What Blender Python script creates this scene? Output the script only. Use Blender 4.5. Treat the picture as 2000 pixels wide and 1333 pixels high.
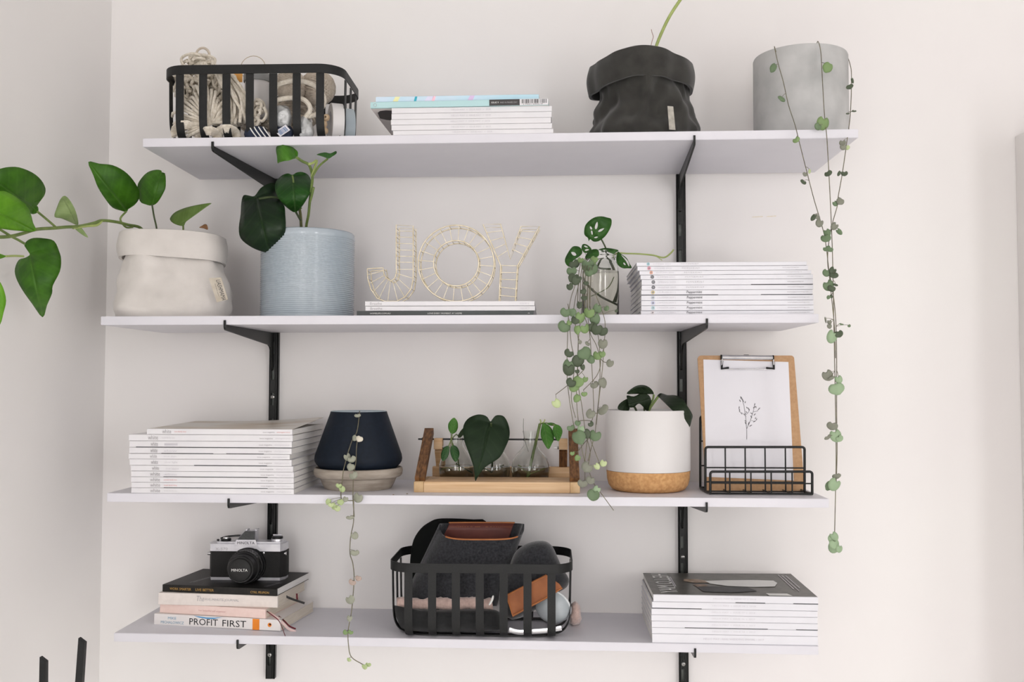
import bpy, bmesh, math, random
from mathutils import Vector, Matrix, noise, Euler
for _o in list(bpy.data.objects): bpy.data.objects.remove(_o, do_unlink=True)
SC = bpy.context.scene
COL = SC.collection
random.seed(7)

# ---------------------------------------------------------------- camera
FPX = 1899.95
CAM = Vector((.0668096, -1.8905865, -.0062905))
_y, _p, _r = [math.radians(a) for a in (-2.245115, 2.423094, .071223)]
FW = Vector((math.sin(_y)*math.cos(_p), math.cos(_y)*math.cos(_p), math.sin(_p)))
_R0 = Vector((math.cos(_y), -math.sin(_y), 0)); _U0 = _R0.cross(FW)
RT = _R0*math.cos(_r) + _U0*math.sin(_r); UP = _U0*math.cos(_r) - _R0*math.sin(_r)
cd = bpy.data.cameras.new('camera'); cam = bpy.data.objects.new('camera', cd); COL.objects.link(cam)
cd.sensor_fit = 'HORIZONTAL'; cd.sensor_width = 36; cd.lens = FPX/2000*36; cd.clip_start = .01
m3 = Matrix((RT, UP, -FW)).transposed(); cam.matrix_world = Matrix.Translation(CAM) @ m3.to_4x4()
SC.camera = cam
# ---------------------------------------------------------------- light
SC.view_settings.view_transform = 'Standard'; SC.view_settings.look = 'None'
SC.view_settings.gamma = 1; SC.view_settings.use_curve_mapping = False
SC.view_settings.exposure = -0.3
SC.cycles.max_bounces = 12; SC.cycles.diffuse_bounces = 7   # a white room: let the light bounce
w = bpy.data.worlds.new('daylight'); SC.world = w; w.use_nodes = True
w.node_tree.nodes['Background'].inputs[0].default_value = (1.0, .995, 1.0, 1)
w.node_tree.nodes['Background'].inputs[1].default_value = 0.3
def area_light(name, loc, d, sx, sy, e, c, spread=180):
    ld = bpy.data.lights.new(name, 'AREA'); lo = bpy.data.objects.new(name, ld); COL.objects.link(lo)
    ld.shape = 'RECTANGLE'; ld.size = sx; ld.size_y = sy; ld.energy = e; ld.color = c; ld.spread = math.radians(spread)
    lo.location = loc; lo.rotation_euler = Vector(d).to_track_quat('-Z', 'Y').to_euler()
area_light('window_daylight_front', (-.3, -4.15, 0), (0, 1, 0), .9, 1.8, 26, (1, .99, 1))
area_light('window_daylight_right', (1.85, -3.4, 0), (-.6, 1, 0), .5, 1.8, 31, (1, .992, .995))
area_light('right_wall_fill', (1.92, -1.6, -.1), (-1, .2, 0), 1.0, 1.6, 10, (1, .99, .99))  # added fill light to balance the wall tones, no window known there
area_light('floor_bounce_fill', (1.85, -2.6, .85), (-2.2, 1.0, -2.35), .6, .6, 12, (1, .985, .97), 60)  # added light aimed at the floor so its bounce brightens shelf undersides

# ---------------------------------------------------------------- pixel <-> place
def ray(u, v): return FW + RT*((u-1000)/FPX) + UP*((666.5-v)/FPX)
def at(u, v, y): d = ray(u, v); return CAM + d*((y-CAM.y)/d.y)
def atz(u, v, z): d = ray(u, v); return CAM + d*((z-CAM.z)/d.z)
SH = [(-.624604, .406972, .412319, .267508), (-.692281, .103983, .106588, .265403),
      (-.678047, -.193734, -.196304, .261109), (-.684388, -.439332, -.447705, .210986)]
THK = .01456
def sz(i, x): a = SH[i]; return a[1] + (a[2]-a[1])*(x-a[0])/1.2
def ats(u, v, i):
    p = atz(u, v, SH[i][1])
    for _ in range(5): p = atz(u, v, sz(i, p.x))
    return p
K1=(270,70,4.348); K2=(700,140,4.762); K3=(1100,0,4.443); K4=(1430,60,4.76); K5=(0,280,3.508); K6=(440,260,3.507)
K7=(690,420,5.128); K8=(1060,400,5.554); J1=(1210,490,4.762); J2=(1520,240,3.333); J3=(1060,560,2.962)
J4=(1540,640,2.9); J5=(230,790,4.762); J6=(590,780,5.795); J7=(790,790,5.556); J8=(1160,740,5.127)
I1=(1340,680,4.165); I2=(290,1000,4.937); I3=(620,960,3.703); I4=(740,1000,4.878); I5=(1230,1090,4.878); C3=(395,1020,9.52)
N1=(1,0,0)
PX=(0,0,1)
def cr(k, p): return (k[0]+p[0]/k[2], k[1]+p[1]/k[2])

# ---------------------------------------------------------------- materials
def lin(c): return tuple((x/255/12.92 if x/255 <= .04045 else ((x/255+.055)/1.055)**2.4) for x in c)
MATS = {}
def mat(name, c, rough=.6, metal=0, c2=None, scale=60, detail=3, bump=0, bscale=None, spec=.5, trans=0, ior=1.45, sheen=0, stretch=None, coat=0, alpha=1, lo=.35, hi=.65, sss=0, bdist=.001):
    if name in MATS: return MATS[name]
    m = bpy.data.materials.new(name); m.use_nodes = True; nt = m.node_tree; n = nt.nodes; b = n['Principled BSDF']
    b.inputs['Base Color'].default_value = (*lin(c), 1); b.inputs['Roughness'].default_value = rough
    b.inputs['Metallic'].default_value = metal; b.inputs['Specular IOR Level'].default_value = spec
    b.inputs['IOR'].default_value = ior; b.inputs['Transmission Weight'].default_value = trans
    b.inputs['Sheen Weight'].default_value = sheen; b.inputs['Coat Weight'].default_value = coat; b.inputs['Alpha'].default_value = alpha
    if c2 or bump:
        tc = n.new('ShaderNodeTexCoord'); mp = n.new('ShaderNodeMapping')
        nt.links.new(tc.outputs['Object'], mp.inputs[0])
        if stretch: mp.inputs['Scale'].default_value = stretch
    if c2:
        nz = n.new('ShaderNodeTexNoise'); nz.inputs['Scale'].default_value = scale; nz.inputs['Detail'].default_value = detail
        nt.links.new(mp.outputs[0], nz.inputs['Vector'])
        rp = n.new('ShaderNodeValToRGB'); rp.color_ramp.elements[0].position = lo; rp.color_ramp.elements[1].position = hi
        rp.color_ramp.elements[0].color = (*lin(c), 1); rp.color_ramp.elements[1].color = (*lin(c2), 1)
        nt.links.new(nz.outputs[0], rp.inputs[0]); nt.links.new(rp.outputs[0], b.inputs['Base Color'])
    if bump:
        nb = n.new('ShaderNodeTexNoise'); nb.inputs['Scale'].default_value = bscale or scale; nb.inputs['Detail'].default_value = 4
        nt.links.new(mp.outputs[0], nb.inputs['Vector'])
        bp = n.new('ShaderNodeBump'); bp.inputs['Strength'].default_value = bump; bp.inputs['Distance'].default_value = bdist
        nt.links.new(nb.outputs[0], bp.inputs['Height']); nt.links.new(bp.outputs[0], b.inputs['Normal'])
    MATS[name] = m
    return m
def leafmat(name, c, c2, vein=None, vamt=.35, rough=.42, freq=34, veins=True):
    """leaf: two greens mottled, paler midrib and faint side veins from the leaf's own UV"""
    if name in MATS: return MATS[name]
    m = mat(name, c, rough, c2=c2, scale=45, spec=.28, bump=0); nt = m.node_tree; n = nt.nodes; b = n['Principled BSDF']
    b.inputs['Subsurface Weight'].default_value = 0
    src = b.inputs['Base Color'].links[0].from_socket
    if veins:
        uv = n.new('ShaderNodeUVMap'); sp = n.new('ShaderNodeSeparateXYZ'); nt.links.new(uv.outputs[0], sp.inputs[0])
        ab = n.new('ShaderNodeMath'); ab.operation = 'ABSOLUTE'; nt.links.new(sp.outputs[0], ab.inputs[0])
        mr = n.new('ShaderNodeMapRange'); mr.inputs[1].default_value = .015; mr.inputs[2].default_value = .06; mr.inputs[3].default_value = 1; mr.inputs[4].default_value = 0
        nt.links.new(ab.outputs[0], mr.inputs[0])
        a1 = n.new('ShaderNodeMath'); a1.operation = 'MULTIPLY_ADD'; nt.links.new(ab.outputs[0], a1.inputs[0]); a1.inputs[1].default_value = -.35; nt.links.new(sp.outputs[1], a1.inputs[2])
        a2 = n.new('ShaderNodeMath'); a2.operation = 'MULTIPLY'; nt.links.new(a1.outputs[0], a2.inputs[0]); a2.inputs[1].default_value = freq
        a3 = n.new('ShaderNodeMath'); a3.operation = 'SINE'; nt.links.new(a2.outputs[0], a3.inputs[0])
        a4 = n.new('ShaderNodeMapRange'); a4.inputs[1].default_value = .55; a4.inputs[2].default_value = 1; a4.inputs[3].default_value = 0; a4.inputs[4].default_value = .35
        nt.links.new(a3.outputs[0], a4.inputs[0])
        mx = n.new('ShaderNodeMath'); mx.operation = 'MAXIMUM'; nt.links.new(mr.outputs[0], mx.inputs[0]); nt.links.new(a4.outputs[0], mx.inputs[1])
        sc = n.new('ShaderNodeMath'); sc.operation = 'MULTIPLY'; nt.links.new(mx.outputs[0], sc.inputs[0]); sc.inputs[1].default_value = vamt
        mc = n.new('ShaderNodeMix'); mc.data_type = 'RGBA'; nt.links.new(sc.outputs[0], mc.inputs[0]); nt.links.new(src, mc.inputs[6])
        mc.inputs[7].default_value = (*lin(vein or tuple(min(255, x+45) for x in c2)), 1); nt.links.new(mc.outputs[2], b.inputs['Base Color'])
        bp = n.new('ShaderNodeBump'); bp.inputs['Strength'].default_value = .35; bp.inputs['Distance'].default_value = .001; bp.invert = True
        nt.links.new(mx.outputs[0], bp.inputs['Height']); nt.links.new(bp.outputs[0], b.inputs['Normal'])
    return m

WALL = mat('wall_paint', (236,233,232), .9, c2=(238,236,234), scale=2.5, bump=.04, bscale=260, spec=.2)
WALL2 = mat('wall_paint_left', (234,232,231), .9, c2=(237,235,233), scale=2.5, bump=.04, bscale=260, spec=.2)
FLOORM = mat('floor_boards', (228,227,226), .6, c2=(234,232,230), scale=8, stretch=(1,12,1))
WHITE = mat('white_melamine', (219,218,224), .45, c2=(216,215,221), scale=14, bump=.03, bscale=400)
CABM = mat('cabinet_white', (230,227,225), .5, c2=(234,231,229), scale=6, bump=.02)
BLACK = mat('black_powdercoat', (17,19,18), .38, c2=(22,24,23), scale=300, spec=.4, bump=.05, bscale=700)
BLACKM = mat('black_matte_metal', (20,21,21), .5, c2=(26,27,27), scale=400, spec=.4, bump=.06, bscale=900)
STEEL = mat('steel', (190,190,186), .28, 1, c2=(170,170,168), scale=120)
CHROME = mat('chrome', (222,222,223), .22, .9, c2=(200,200,202), scale=40)
SPINE = mat('white_cover', (226,225,227), .45, c2=(223,222,225), scale=20)
SPINE2 = mat('white_cover_cool', (225,225,230), .45, c2=(222,222,227), scale=20)
PAGES = mat('page_edges', (238,236,233), .85, c2=(222,220,216), scale=30, detail=6, stretch=(1,1,60))
GREYTX = mat('grey_ink', (170,168,170), .6, c2=(160,158,160), scale=50)
PALETX = mat('pale_ink', (205,203,208), .6, c2=(198,196,201), scale=50)
DARKTX = mat('dark_ink', (62,62,66), .6, c2=(54,54,58), scale=50)
PINKTX = mat('pink_ink', (222,160,158), .6, c2=(214,150,150), scale=50)
BLACKTX = mat('black_ink', (28,29,30), .6, c2=(34,35,36), scale=50)
WHITETX = mat('white_ink', (235,235,232), .6, c2=(228,228,226), scale=50)
GOLDTX = mat('gold_foil', (205,165,92), .35, .6, c2=(190,150,80), scale=80)
BRASS = mat('brass_wire', (216,206,184), .32, .5, c2=(192,180,152), scale=90)
CONC = mat('concrete', (172,173,172), .85, c2=(193,193,192), scale=22, detail=8, bump=.12, bscale=120, lo=.3, hi=.7)
GLAZE = mat('blue_grey_glaze', (166,178,187), .16, c2=(178,188,195), scale=9, coat=.3)
NAVY = mat('navy_matte', (11,21,33), .62, c2=(15,26,39), scale=140, spec=.3, bump=.08, bscale=500)
NAVYIN = mat('pale_blue_rim', (170,184,192), .5, c2=(160,174,182), scale=60)
CLAY = mat('aged_clay', (148,138,126), .9, c2=(178,168,156), scale=26, detail=8, stretch=(1,1,5), bump=.25, bscale=160)
CERAM = mat('white_ceramic', (218,216,215), .4, c2=(215,213,212), scale=10)
CORK = mat('cork', (190,142,92), .85, c2=(212,166,114), scale=170, detail=5, bump=.3, bscale=300)
CANVAS = mat('beige_canvas', (202,197,192), .92, c2=(217,212,207), scale=14, detail=7, bump=.25, bscale=900, sheen=.2)
CHARC = mat('charcoal_canvas', (40,39,36), .92, c2=(54,53,49), scale=40, detail=8, bump=.35, bscale=900, sheen=.25)
SOIL = mat('soil', (48,36,28), .95, c2=(70,54,42), scale=120, bump=.6, bscale=160)
WOODL = mat('pine', (202,160,114), .55, c2=(226,194,154), scale=26, stretch=(.2,4,5), detail=6, bump=.06)
WOODD = mat('walnut', (78,50,28), .55, c2=(132,92,56), scale=30, stretch=(9,3,.25), detail=6, bump=.08)
WOODE = mat('pine_end_grain', (214,184,142), .7, c2=(198,164,120), scale=60)
GLASS = mat('clear_glass', (250,252,250), .02, trans=1, ior=1.45, spec=.5)
WATER = mat('cloudy_water', (252,248,240), .03, trans=1, ior=1.33, spec=.4)
KRAFT = mat('hardboard', (178,140,102), .75, c2=(190,152,114), scale=180, detail=5, bump=.12, bscale=500)
PAPER = mat('paper', (228,227,232), .7, c2=(226,225,230), scale=10)
ROPE = mat('cotton_cord', (226,219,206), .95, c2=(206,197,180), scale=240, bump=.5, bscale=420, sheen=.3)
YARN = mat('beige_yarn', (205,194,180), .95, c2=(188,175,158), scale=200, bump=.5, bscale=420, sheen=.3)
PLASTIC = mat('clear_plastic', (215,216,214), .15, trans=.75, ior=1.2, bump=.8, bscale=60, bdist=.01)
FELT = mat('charcoal_felt', (28,29,32), .98, c2=(58,59,63), scale=260, detail=8, bump=.5, bscale=700, sheen=.5, lo=.3, hi=.75, spec=.2)
FELTB = mat('black_felt', (24,25,26), .95, c2=(32,33,34), scale=200, bump=.3, bscale=600, sheen=.2)
LEATHER = mat('tan_leather', (150,88,48), .55, c2=(170,104,60), scale=30, bump=.2, bscale=300)
LEATHD = mat('oxblood_leather', (92,44,36), .5, c2=(108,54,44), scale=30, bump=.2, bscale=300)
EDGE = mat('leather_edge', (186,118,66), .6, c2=(170,104,56), scale=60)
FLEECE = mat('pink_fleece', (198,170,160), .98, c2=(214,188,178), scale=200, bump=1, bscale=260, sheen=.6)
STEM = mat('green_stem', (98,118,62), .55, c2=(120,138,76), scale=60)
STEML = mat('pale_green_stem', (150,166,92), .5, c2=(166,180,110), scale=60)
STEMD = mat('dark_green_stem', (58,72,42), .55, c2=(72,84,50), scale=60)
VINE = mat('vine', (98,92,76), .6, c2=(120,116,92), scale=120)
LPOTH = leafmat('pothos_green', (44,86,14), (62,108,24), vamt=.18)
LPOTHB = leafmat('pothos_bright', (80,136,20), (98,152,34), vamt=.12)
LPOTHP = leafmat('pothos_pale_back', (120,142,88), (136,156,102), vamt=.15)
LDARK = leafmat('dark_philodendron', (16,34,16), (23,44,21), vein=(62,88,50), vamt=.25, rough=.32)
LMID = leafmat('mid_philodendron', (32,70,24), (44,86,34), vein=(96,130,76), vamt=.3, rough=.34)
LYOUNG = leafmat('young_philodendron', (54,104,20), (70,120,32), vamt=.2, rough=.35)
LHEART = leafmat('deep_heart_leaf', (24,40,22), (30,47,27), vein=(48,70,42), vamt=.25, rough=.6)
LMON = leafmat('monstera_green', (38,76,26), (52,94,36), vamt=.25, rough=.4)
LPEP = leafmat('peperomia_dark', (24,36,20), (33,47,27), vamt=.25, rough=.35)
LSPR = leafmat('sprig_green', (50,96,30), (66,114,42), vein=(140,170,110), vamt=.3)
LSPRD = leafmat('sprig_dark', (30,64,28), (40,78,36), vein=(120,150,100), vamt=.35)
HG = {'g': mat('heart_green', (112,132,100), .6, c2=(86,108,78), scale=330, detail=5, lo=.42, hi=.62),
      'd': mat('heart_dark', (84,96,74), .6, c2=(64,74,56), scale=330, detail=5),
      'l': mat('heart_light', (130,154,102), .55, c2=(108,134,84), scale=330, detail=5),
      'y': mat('heart_grey', (138,140,126), .7, c2=(118,120,106), scale=330, detail=5),
      'p': mat('heart_pale', (196,208,160), .6, c2=(176,192,140), scale=300),
      's': mat('heart_sage', (160,182,148), .6, c2=(134,158,124), scale=330, detail=5),
      'c': mat('heart_cream', (222,216,200), .6, c2=(206,200,182), scale=260),
      'v': mat('heart_variegated', (212,206,190), .6, c2=(112,122,104), scale=170, detail=4, lo=.4, hi=.5),
      'r': mat('heart_pink', (198,172,164), .6, c2=(150,140,126), scale=200, detail=4, lo=.42, hi=.56),
      'w': mat('heart_lime', (222,226,190), .6, c2=(126,160,80), scale=150, detail=3, lo=.42, hi=.54)}

# ---------------------------------------------------------------- mesh helpers
WO = {}
class MB:
    def __init__(s): s.v = []; s.f = []; s.mi = []; s.uv = None; s.M = None
    def add(s, vs, fs, m=0):
        o = len(s.v); s.v += [(s.M @ Vector(a)) if s.M else Vector(a) for a in vs]
        s.f += [tuple(i+o for i in f) for f in fs]; s.mi += [m]*len(fs); return s
    def box(s, x0, x1, y0, y1, z0, z1, m=0, bev=0):
        if bev:
            bm = bmesh.new(); bmesh.ops.create_cube(bm, size=1)
            for v in bm.verts: v.co = Vector(((x0+x1)/2+v.co.x*(x1-x0), (y0+y1)/2+v.co.y*(y1-y0), (z0+z1)/2+v.co.z*(z1-z0)))
            bmesh.ops.bevel(bm, geom=bm.edges[:], offset=bev, segments=2, profile=.6, affect='EDGES')
            bm.verts.index_update(); s.add([v.co.copy() for v in bm.verts], [[v.index for v in f.verts] for f in bm.faces], m); bm.free(); return s
        return s.hexa([(x0,y0,z0),(x1,y0,z0),(x1,y1,z0),(x0,y1,z0),(x0,y0,z1),(x1,y0,z1),(x1,y1,z1),(x0,y1,z1)], m)
    def hexa(s, p, m=0): return s.add(p, [(3,2,1,0),(4,5,6,7),(0,1,5,4),(1,2,6,5),(2,3,7,6),(3,0,4,7)], m)
    def prism(s, poly, off, m=0):
        n = len(poly); off = Vector(off); a = [Vector(p) for p in poly]
        return s.add(a+[p+off for p in a], [tuple(range(n))[::-1], tuple(range(n, 2*n))]+[(i, (i+1) % n, n+(i+1) % n, n+i) for i in range(n)], m)
    def tube(s, path, r, n=6, closed=False, m=0, flat=None):
        P = [Vector(p) for p in path]; k = len(P); rs = r if isinstance(r, (list, tuple)) else [r]*k
        T = []
        for i in range(k):
            a = P[(i-1) % k] if (closed or i > 0) else P[i]; b = P[(i+1) % k] if (closed or i < k-1) else P[i]
            t = (b-a); T.append(t.normalized() if t.length > 1e-9 else Vector((0,0,1)))
        ref = Vector((0,-1,0)) if abs(T[0].y) < .9 else Vector((1,0,0))
        vs = []; nrm = (ref - T[0]*ref.dot(T[0])).normalized()
        for i in range(k):
            nrm = (nrm - T[i]*nrm.dot(T[i])); nrm = nrm.normalized() if nrm.length > 1e-6 else T[i].orthogonal().normalized()
            b = T[i].cross(nrm)
            for j in range(n):
                a = 2*math.pi*j/n + math.pi/n; c, d = math.cos(a), math.sin(a)
                vs.append(P[i] + nrm*(c*rs[i]*(flat or 1)) + b*(d*rs[i]))
        fs = []
        for i in range(k if closed else k-1):
            for j in range(n):
                a, b2 = i*n+j, i*n+(j+1) % n; c, d = ((i+1) % k)*n+(j+1) % n, ((i+1) % k)*n+j
                fs.append((a, b2, c, d))
        if not closed: fs += [tuple(range(n))[::-1], tuple(range((k-1)*n, k*n))]
        return s.add(vs, fs, m)
    def lathe(s, prof, c, n=48, axis='z', m=0, closed=False):
        vs = []; fs = []; k = len(prof); c = Vector(c)
        for (r, h) in prof:
            for j in range(n):
                a = 2*math.pi*j/n; p, q = r*math.cos(a), r*math.sin(a)
                vs.append(c + (Vector((p, q, h)) if axis == 'z' else Vector((h, p, q)) if axis == 'x' else Vector((p, h, -q))))
        for i in range(k if closed else k-1):
            for j in range(n):
                i2 = (i+1) % k; fs.append((i*n+j, i*n+(j+1) % n, i2*n+(j+1) % n, i2*n+j))
        if not closed:
            if prof[0][0] > 1e-6: fs.append(tuple(range(n))[::-1])
            if prof[-1][0] > 1e-6: fs.append(tuple(range((k-1)*n, k*n)))
        return s.add(vs, fs, m)
    def grid(s, fn, nu, nv, m=0, wrapu=False):
        vs = [fn(i/(nu if wrapu else nu-1), j/(nv-1)) for j in range(nv) for i in range(nu)]; fs = []
        for j in range(nv-1):
            for i in range(nu if wrapu else nu-1): fs.append((j*nu+i, j*nu+(i+1) % nu, (j+1)*nu+(i+1) % nu, (j+1)*nu+i))
        return s.add(vs, fs, m)
    def mesh(s, name, mats, sharp=.6):
        me = bpy.data.meshes.new(name); me.from_pydata([tuple(a) for a in s.v], [], s.f)
        for mm in (mats if isinstance(mats, (list, tuple)) else [mats]): me.materials.append(mm)
        for p, i in zip(me.polygons, s.mi): p.material_index = i; p.use_smooth = True
        me.validate(); me.update()
        if sharp: me.set_sharp_from_angle(angle=sharp)
        return me
    def build(s, name, mats, parent=None, sharp=.6):
        return link(name, s.mesh(name, mats, sharp), parent)
def link(name, me, parent=None, loc=(0,0,0)):
    o = bpy.data.objects.new(name, me); COL.objects.link(o); loc = Vector(loc)
    if parent: o.parent = parent; o.location = loc - WO[parent.name]
    else: o.location = loc
    WO[o.name] = loc
    return o
def thing(name, label, cat, loc, group=None):
    o = bpy.data.objects.new(name, None); COL.objects.link(o); o.location = loc; o.empty_display_size = .02; WO[o.name] = Vector(loc)
    return tag(o, label, cat, group)
def tag(o, label, cat, group=None):
    o['label'] = label; o['category'] = cat
    if group: o['group'] = group
    return o
def struct(o): o['kind'] = 'structure'; return o
def one(name, label, cat, mb, mats, group=None, sharp=.6): return tag(mb.build(name, mats, None, sharp), label, cat, group)
def solid(o, t): m = o.modifiers.new('thickness', 'SOLIDIFY'); m.thickness = t; m.offset = 0; return o
def smooth_path(pts, n=4, closed=False):
    P = [Vector(p) for p in pts]; k = len(P); out = []
    for i in range(k if closed else k-1):
        g = (lambda j: P[j % k]) if closed else (lambda j: P[max(0, min(k-1, j))])
        a, b, c, d = g(i-1), g(i), g(i+1), g(i+2)
        for j in range(n):
            t = j/n; out.append(.5*((2*b)+(c-a)*t+(2*a-5*b+4*c-d)*t*t+(3*b-a-3*c+d)*t**3))
    if not closed: out.append(P[-1])
    return out
def pxpath(k, pts, ys):
    """pixels at given depths -> smooth world path; ys a number, (start, end) or list"""
    n = len(pts)
    if not isinstance(ys, (list, tuple)): ys = [ys]*n
    elif len(ys) == 2 and n != 2: ys = [ys[0]+(ys[1]-ys[0])*i/(n-1) for i in range(n)]
    return smooth_path([at(*cr(k, p), y) for p, y in zip(pts, ys)])
TXC = {}
def glyphs(s):
    if s not in TXC:
        c = bpy.data.curves.new('t', 'FONT'); c.body = s; c.resolution_u = 2; o = bpy.data.objects.new('t', c); COL.objects.link(o)
        bpy.context.view_layer.update(); me = bpy.data.meshes.new_from_object(o.evaluated_get(bpy.context.evaluated_depsgraph_get()))
        v = [x.co.copy() for x in me.vertices]; f = [tuple(p.vertices) for p in me.polygons]
        xs = [a.x for a in v]; ys = [a.y for a in v]; TXC[s] = (v, f, min(xs), max(xs), min(ys), max(ys))
        bpy.data.objects.remove(o); bpy.data.curves.remove(c); bpy.data.meshes.remove(me)
    return TXC[s]
def text3(mb, s, o, ex, ez, m=0, shear=0):
    """lettering in the rectangle o, o+ex, o+ez"""
    v, f, x0, x1, y0, y1 = glyphs(s); o, ex, ez = Vector(o), Vector(ex), Vector(ez)
    vs = []
    for a in v:
        b = (a.y-y0)/(y1-y0); vs.append(o + ex*((a.x-x0)/(x1-x0)+shear*b) + ez*b)
    return mb.add(vs, f, m)
def textpx(mb, s, k, r, y, m=0, shear=0):
    """r = x0, ybottom-left, x1, ybottom-right, height (crop px) on the plane y"""
    a = at(*cr(k, (r[0], r[1])), y); b = at(*cr(k, (r[2], r[3])), y); c = at(*cr(k, (r[0], r[1]-r[4])), y)
    return text3(mb, s, a, b-a, c-a, m, shear)
def inflate(pts, k, yc, hd, rings=6, flatback=False):
    """pillow-shaped body with the given outline and half depth"""
    P = smooth_path([(*cr(k, p), 0) for p in pts], 3, True); n = len(P); c = sum(P, Vector())/n; mb = MB(); vs = []; fs = []
    lay = [(math.cos(a), math.sin(a)) for a in [(-.5+i/(2*rings))*math.pi for i in range(2*rings+1)]]
    for (q, d) in lay:
        q = max(q, .02)**.6
        for p in P: w = c+(p-c)*q; vs.append(at(w.x, w.y, yc+d*hd))
    L = len(lay)
    for i in range(L-1):
        for j in range(n): fs.append((i*n+j, (i+1)*n+j, (i+1)*n+(j+1) % n, i*n+(j+1) % n))
    fs += [tuple(range(n)), tuple(range((L-1)*n, L*n))[::-1]]
    return mb.add(vs, fs)
def leafpx(parent, k, pts, base, tip, yb, yt, m, cup=.25, bend=0, name='leaf', sub=3, thick=.0005):
    B = Vector((*cr(k, base), 0)); T = Vector((*cr(k, tip), 0)); ax = T-B; L2 = ax.length_squared; wmax = 0
    P = smooth_path([(*cr(k, p), 0) for p in pts], sub, True); n = len(P); K = [1, .72, .42, .16, 0]; info = []
    for p in P:
        t = max(.02, min(.98, (p-B).dot(ax)/L2)); M = B+ax*t; side = 1 if ax.cross(p-M).z > 0 else -1
        info.append((t, M, side)); wmax = max(wmax, (p-M).length)
    vs = []; uv = []; fs = []
    for q in K:
        for p, (t, M, sd) in zip(P, info):
            x = M+(p-M)*q; d = (p-M).length*q/1120
            vs.append(at(x.x, x.y, yb+(yt-yb)*t + cup*d*(.35+.65*d*1120/wmax) + bend*(t-.5)**2)); uv.append((sd*d*1120/wmax, t))
    for i in range(len(K)-1):
        for j in range(n): fs.append((i*n+j, i*n+(j+1) % n, (i+1)*n+(j+1) % n, (i+1)*n+j))
    mb = MB().add(vs, fs); me = mb.mesh(name, m, 0)
    ul = me.uv_layers.new(name='UVMap')
    for l in me.loops: ul.data[l.index].uv = uv[l.vertex_index]
    return solid(link(name, me, parent), thick)
def holedleaf(parent, k, pts, holes, yb, yt, m, name='leaf'):
    bm = bmesh.new(); es = []; c = cr(k, pts[0]); top = min(p[1] for p in pts); bot = max(p[1] for p in pts)
    for ring, sm in [(pts, 3)]+[(h, 2) for h in holes]:
        P = smooth_path([(p[0], p[1], 0) for p in ring], sm, True); V = [bm.verts.new(p) for p in P]
        es += [bm.edges.new((V[i], V[(i+1) % len(V)])) for i in range(len(V))]
    bmesh.ops.triangle_fill(bm, use_beauty=True, edges=es); bm.verts.index_update()
    mx = sum(p[0] for p in pts)/len(pts)
    vs = []
    for v in bm.verts:
        t = (v.co.y-top)/(bot-top); vs.append(at(*cr(k, (v.co.x, v.co.y)), yb+(yt-yb)*t+abs(v.co.x-mx)/k[2]/1120*.3))
    fs = [[v.index for v in f.verts] for f in bm.faces]; bm.free()
    me = MB().add(vs, fs).mesh(name, m, 0); ul = me.uv_layers.new(name='UVMap')
    for l in me.loops: co = me.vertices[l.vertex_index].co; ul.data[l.index].uv = (co.x*14 % 1 - .5, co.z*14 % 1)
    return solid(link(name, me, parent), .0005)
HPROT = {}
def heartmesh(kind, mk):
    if (kind, mk) in HPROT: return HPROT[kind, mk]
    n = 18; ring = []
    for i in range(n):
        a = 2*math.pi*i/n; r = .5
        if kind == 0: r *= 1-.62*math.exp(-((a-math.pi/2+math.pi) % (2*math.pi)-math.pi)**2/.10) + .08*math.exp(-((a-3*math.pi/2+math.pi) % (2*math.pi)-math.pi)**2/.05)
        elif kind == 1: r *= 1-.72*math.exp(-((a-math.pi/2+math.pi) % (2*math.pi)-math.pi)**2/.16) - .05*math.cos(2*a)
        else: r *= 1-.35*math.exp(-((a-math.pi/2+math.pi) % (2*math.pi)-math.pi)**2/.06) + .22*math.exp(-((a-3*math.pi/2+math.pi) % (2*math.pi)-math.pi)**2/.08)
        ring.append((r*math.cos(a), r*math.sin(a)))
    vs = []; fs = []
    for q, d in ((1, .02), (.96, -.05), (.7, -.12), (.3, -.15)):
        vs += [(x*q, d+(abs(x)*.12), z*q) for x, z in ring]
    for i in range(3):
        for j in range(n): fs.append((i*n+j, i*n+(j+1) % n, (i+1)*n+(j+1) % n, (i+1)*n+j))
    fs += [tuple(range(3*n, 4*n)), tuple(range(n))[::-1]]
    HPROT[kind, mk] = MB().add(vs, fs).mesh('leaf', HG[mk], 1.2); return HPROT[kind, mk]
def pix(p):
    d = p-CAM; z = d.dot(FW); return (1000+FPX*d.dot(RT)/z, 666.5-FPX*d.dot(UP)/z)
def hearts(plant, k, lst, y, stems, mb, dy=.008, kinds=(0, 0, 1, 2)):
    """lst of (x, y, width, colour[, squash]) crop px; each leaf an object hung just in front of the nearest stem, joined by a petiole"""
    S = [(a, pix(a)) for st in stems for a in st]
    for q in lst:
        x, z, wd, c = q[:4]; sq = q[4] if len(q) > 4 else random.uniform(.75, 1)
        u, v = cr(k, (x, z)); b, bp = min(S, key=lambda a: (a[1][0]-u)**2+(a[1][1]-v+5)**2)
        p = at(u, v, min(b.y-.004, y+.02)+random.uniform(-dy, 0)); s = 1.2*wd/k[2]/1160
        o = link('leaf', heartmesh(random.choice(kinds), c), plant, p)
        o.scale = (s, s, s*sq) if random.random() < .6 else (s*sq, s, s)
        o.rotation_euler = (random.uniform(-.35, .35), random.uniform(-.7, .7), random.uniform(-.4, .4))
        if (b-p).length < .035: mb.tube(smooth_path([b, (b+p)/2+Vector((0, -.001, .002)), p+Vector((0, .001, s*.2))], 2), .00045, 4)

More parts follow.
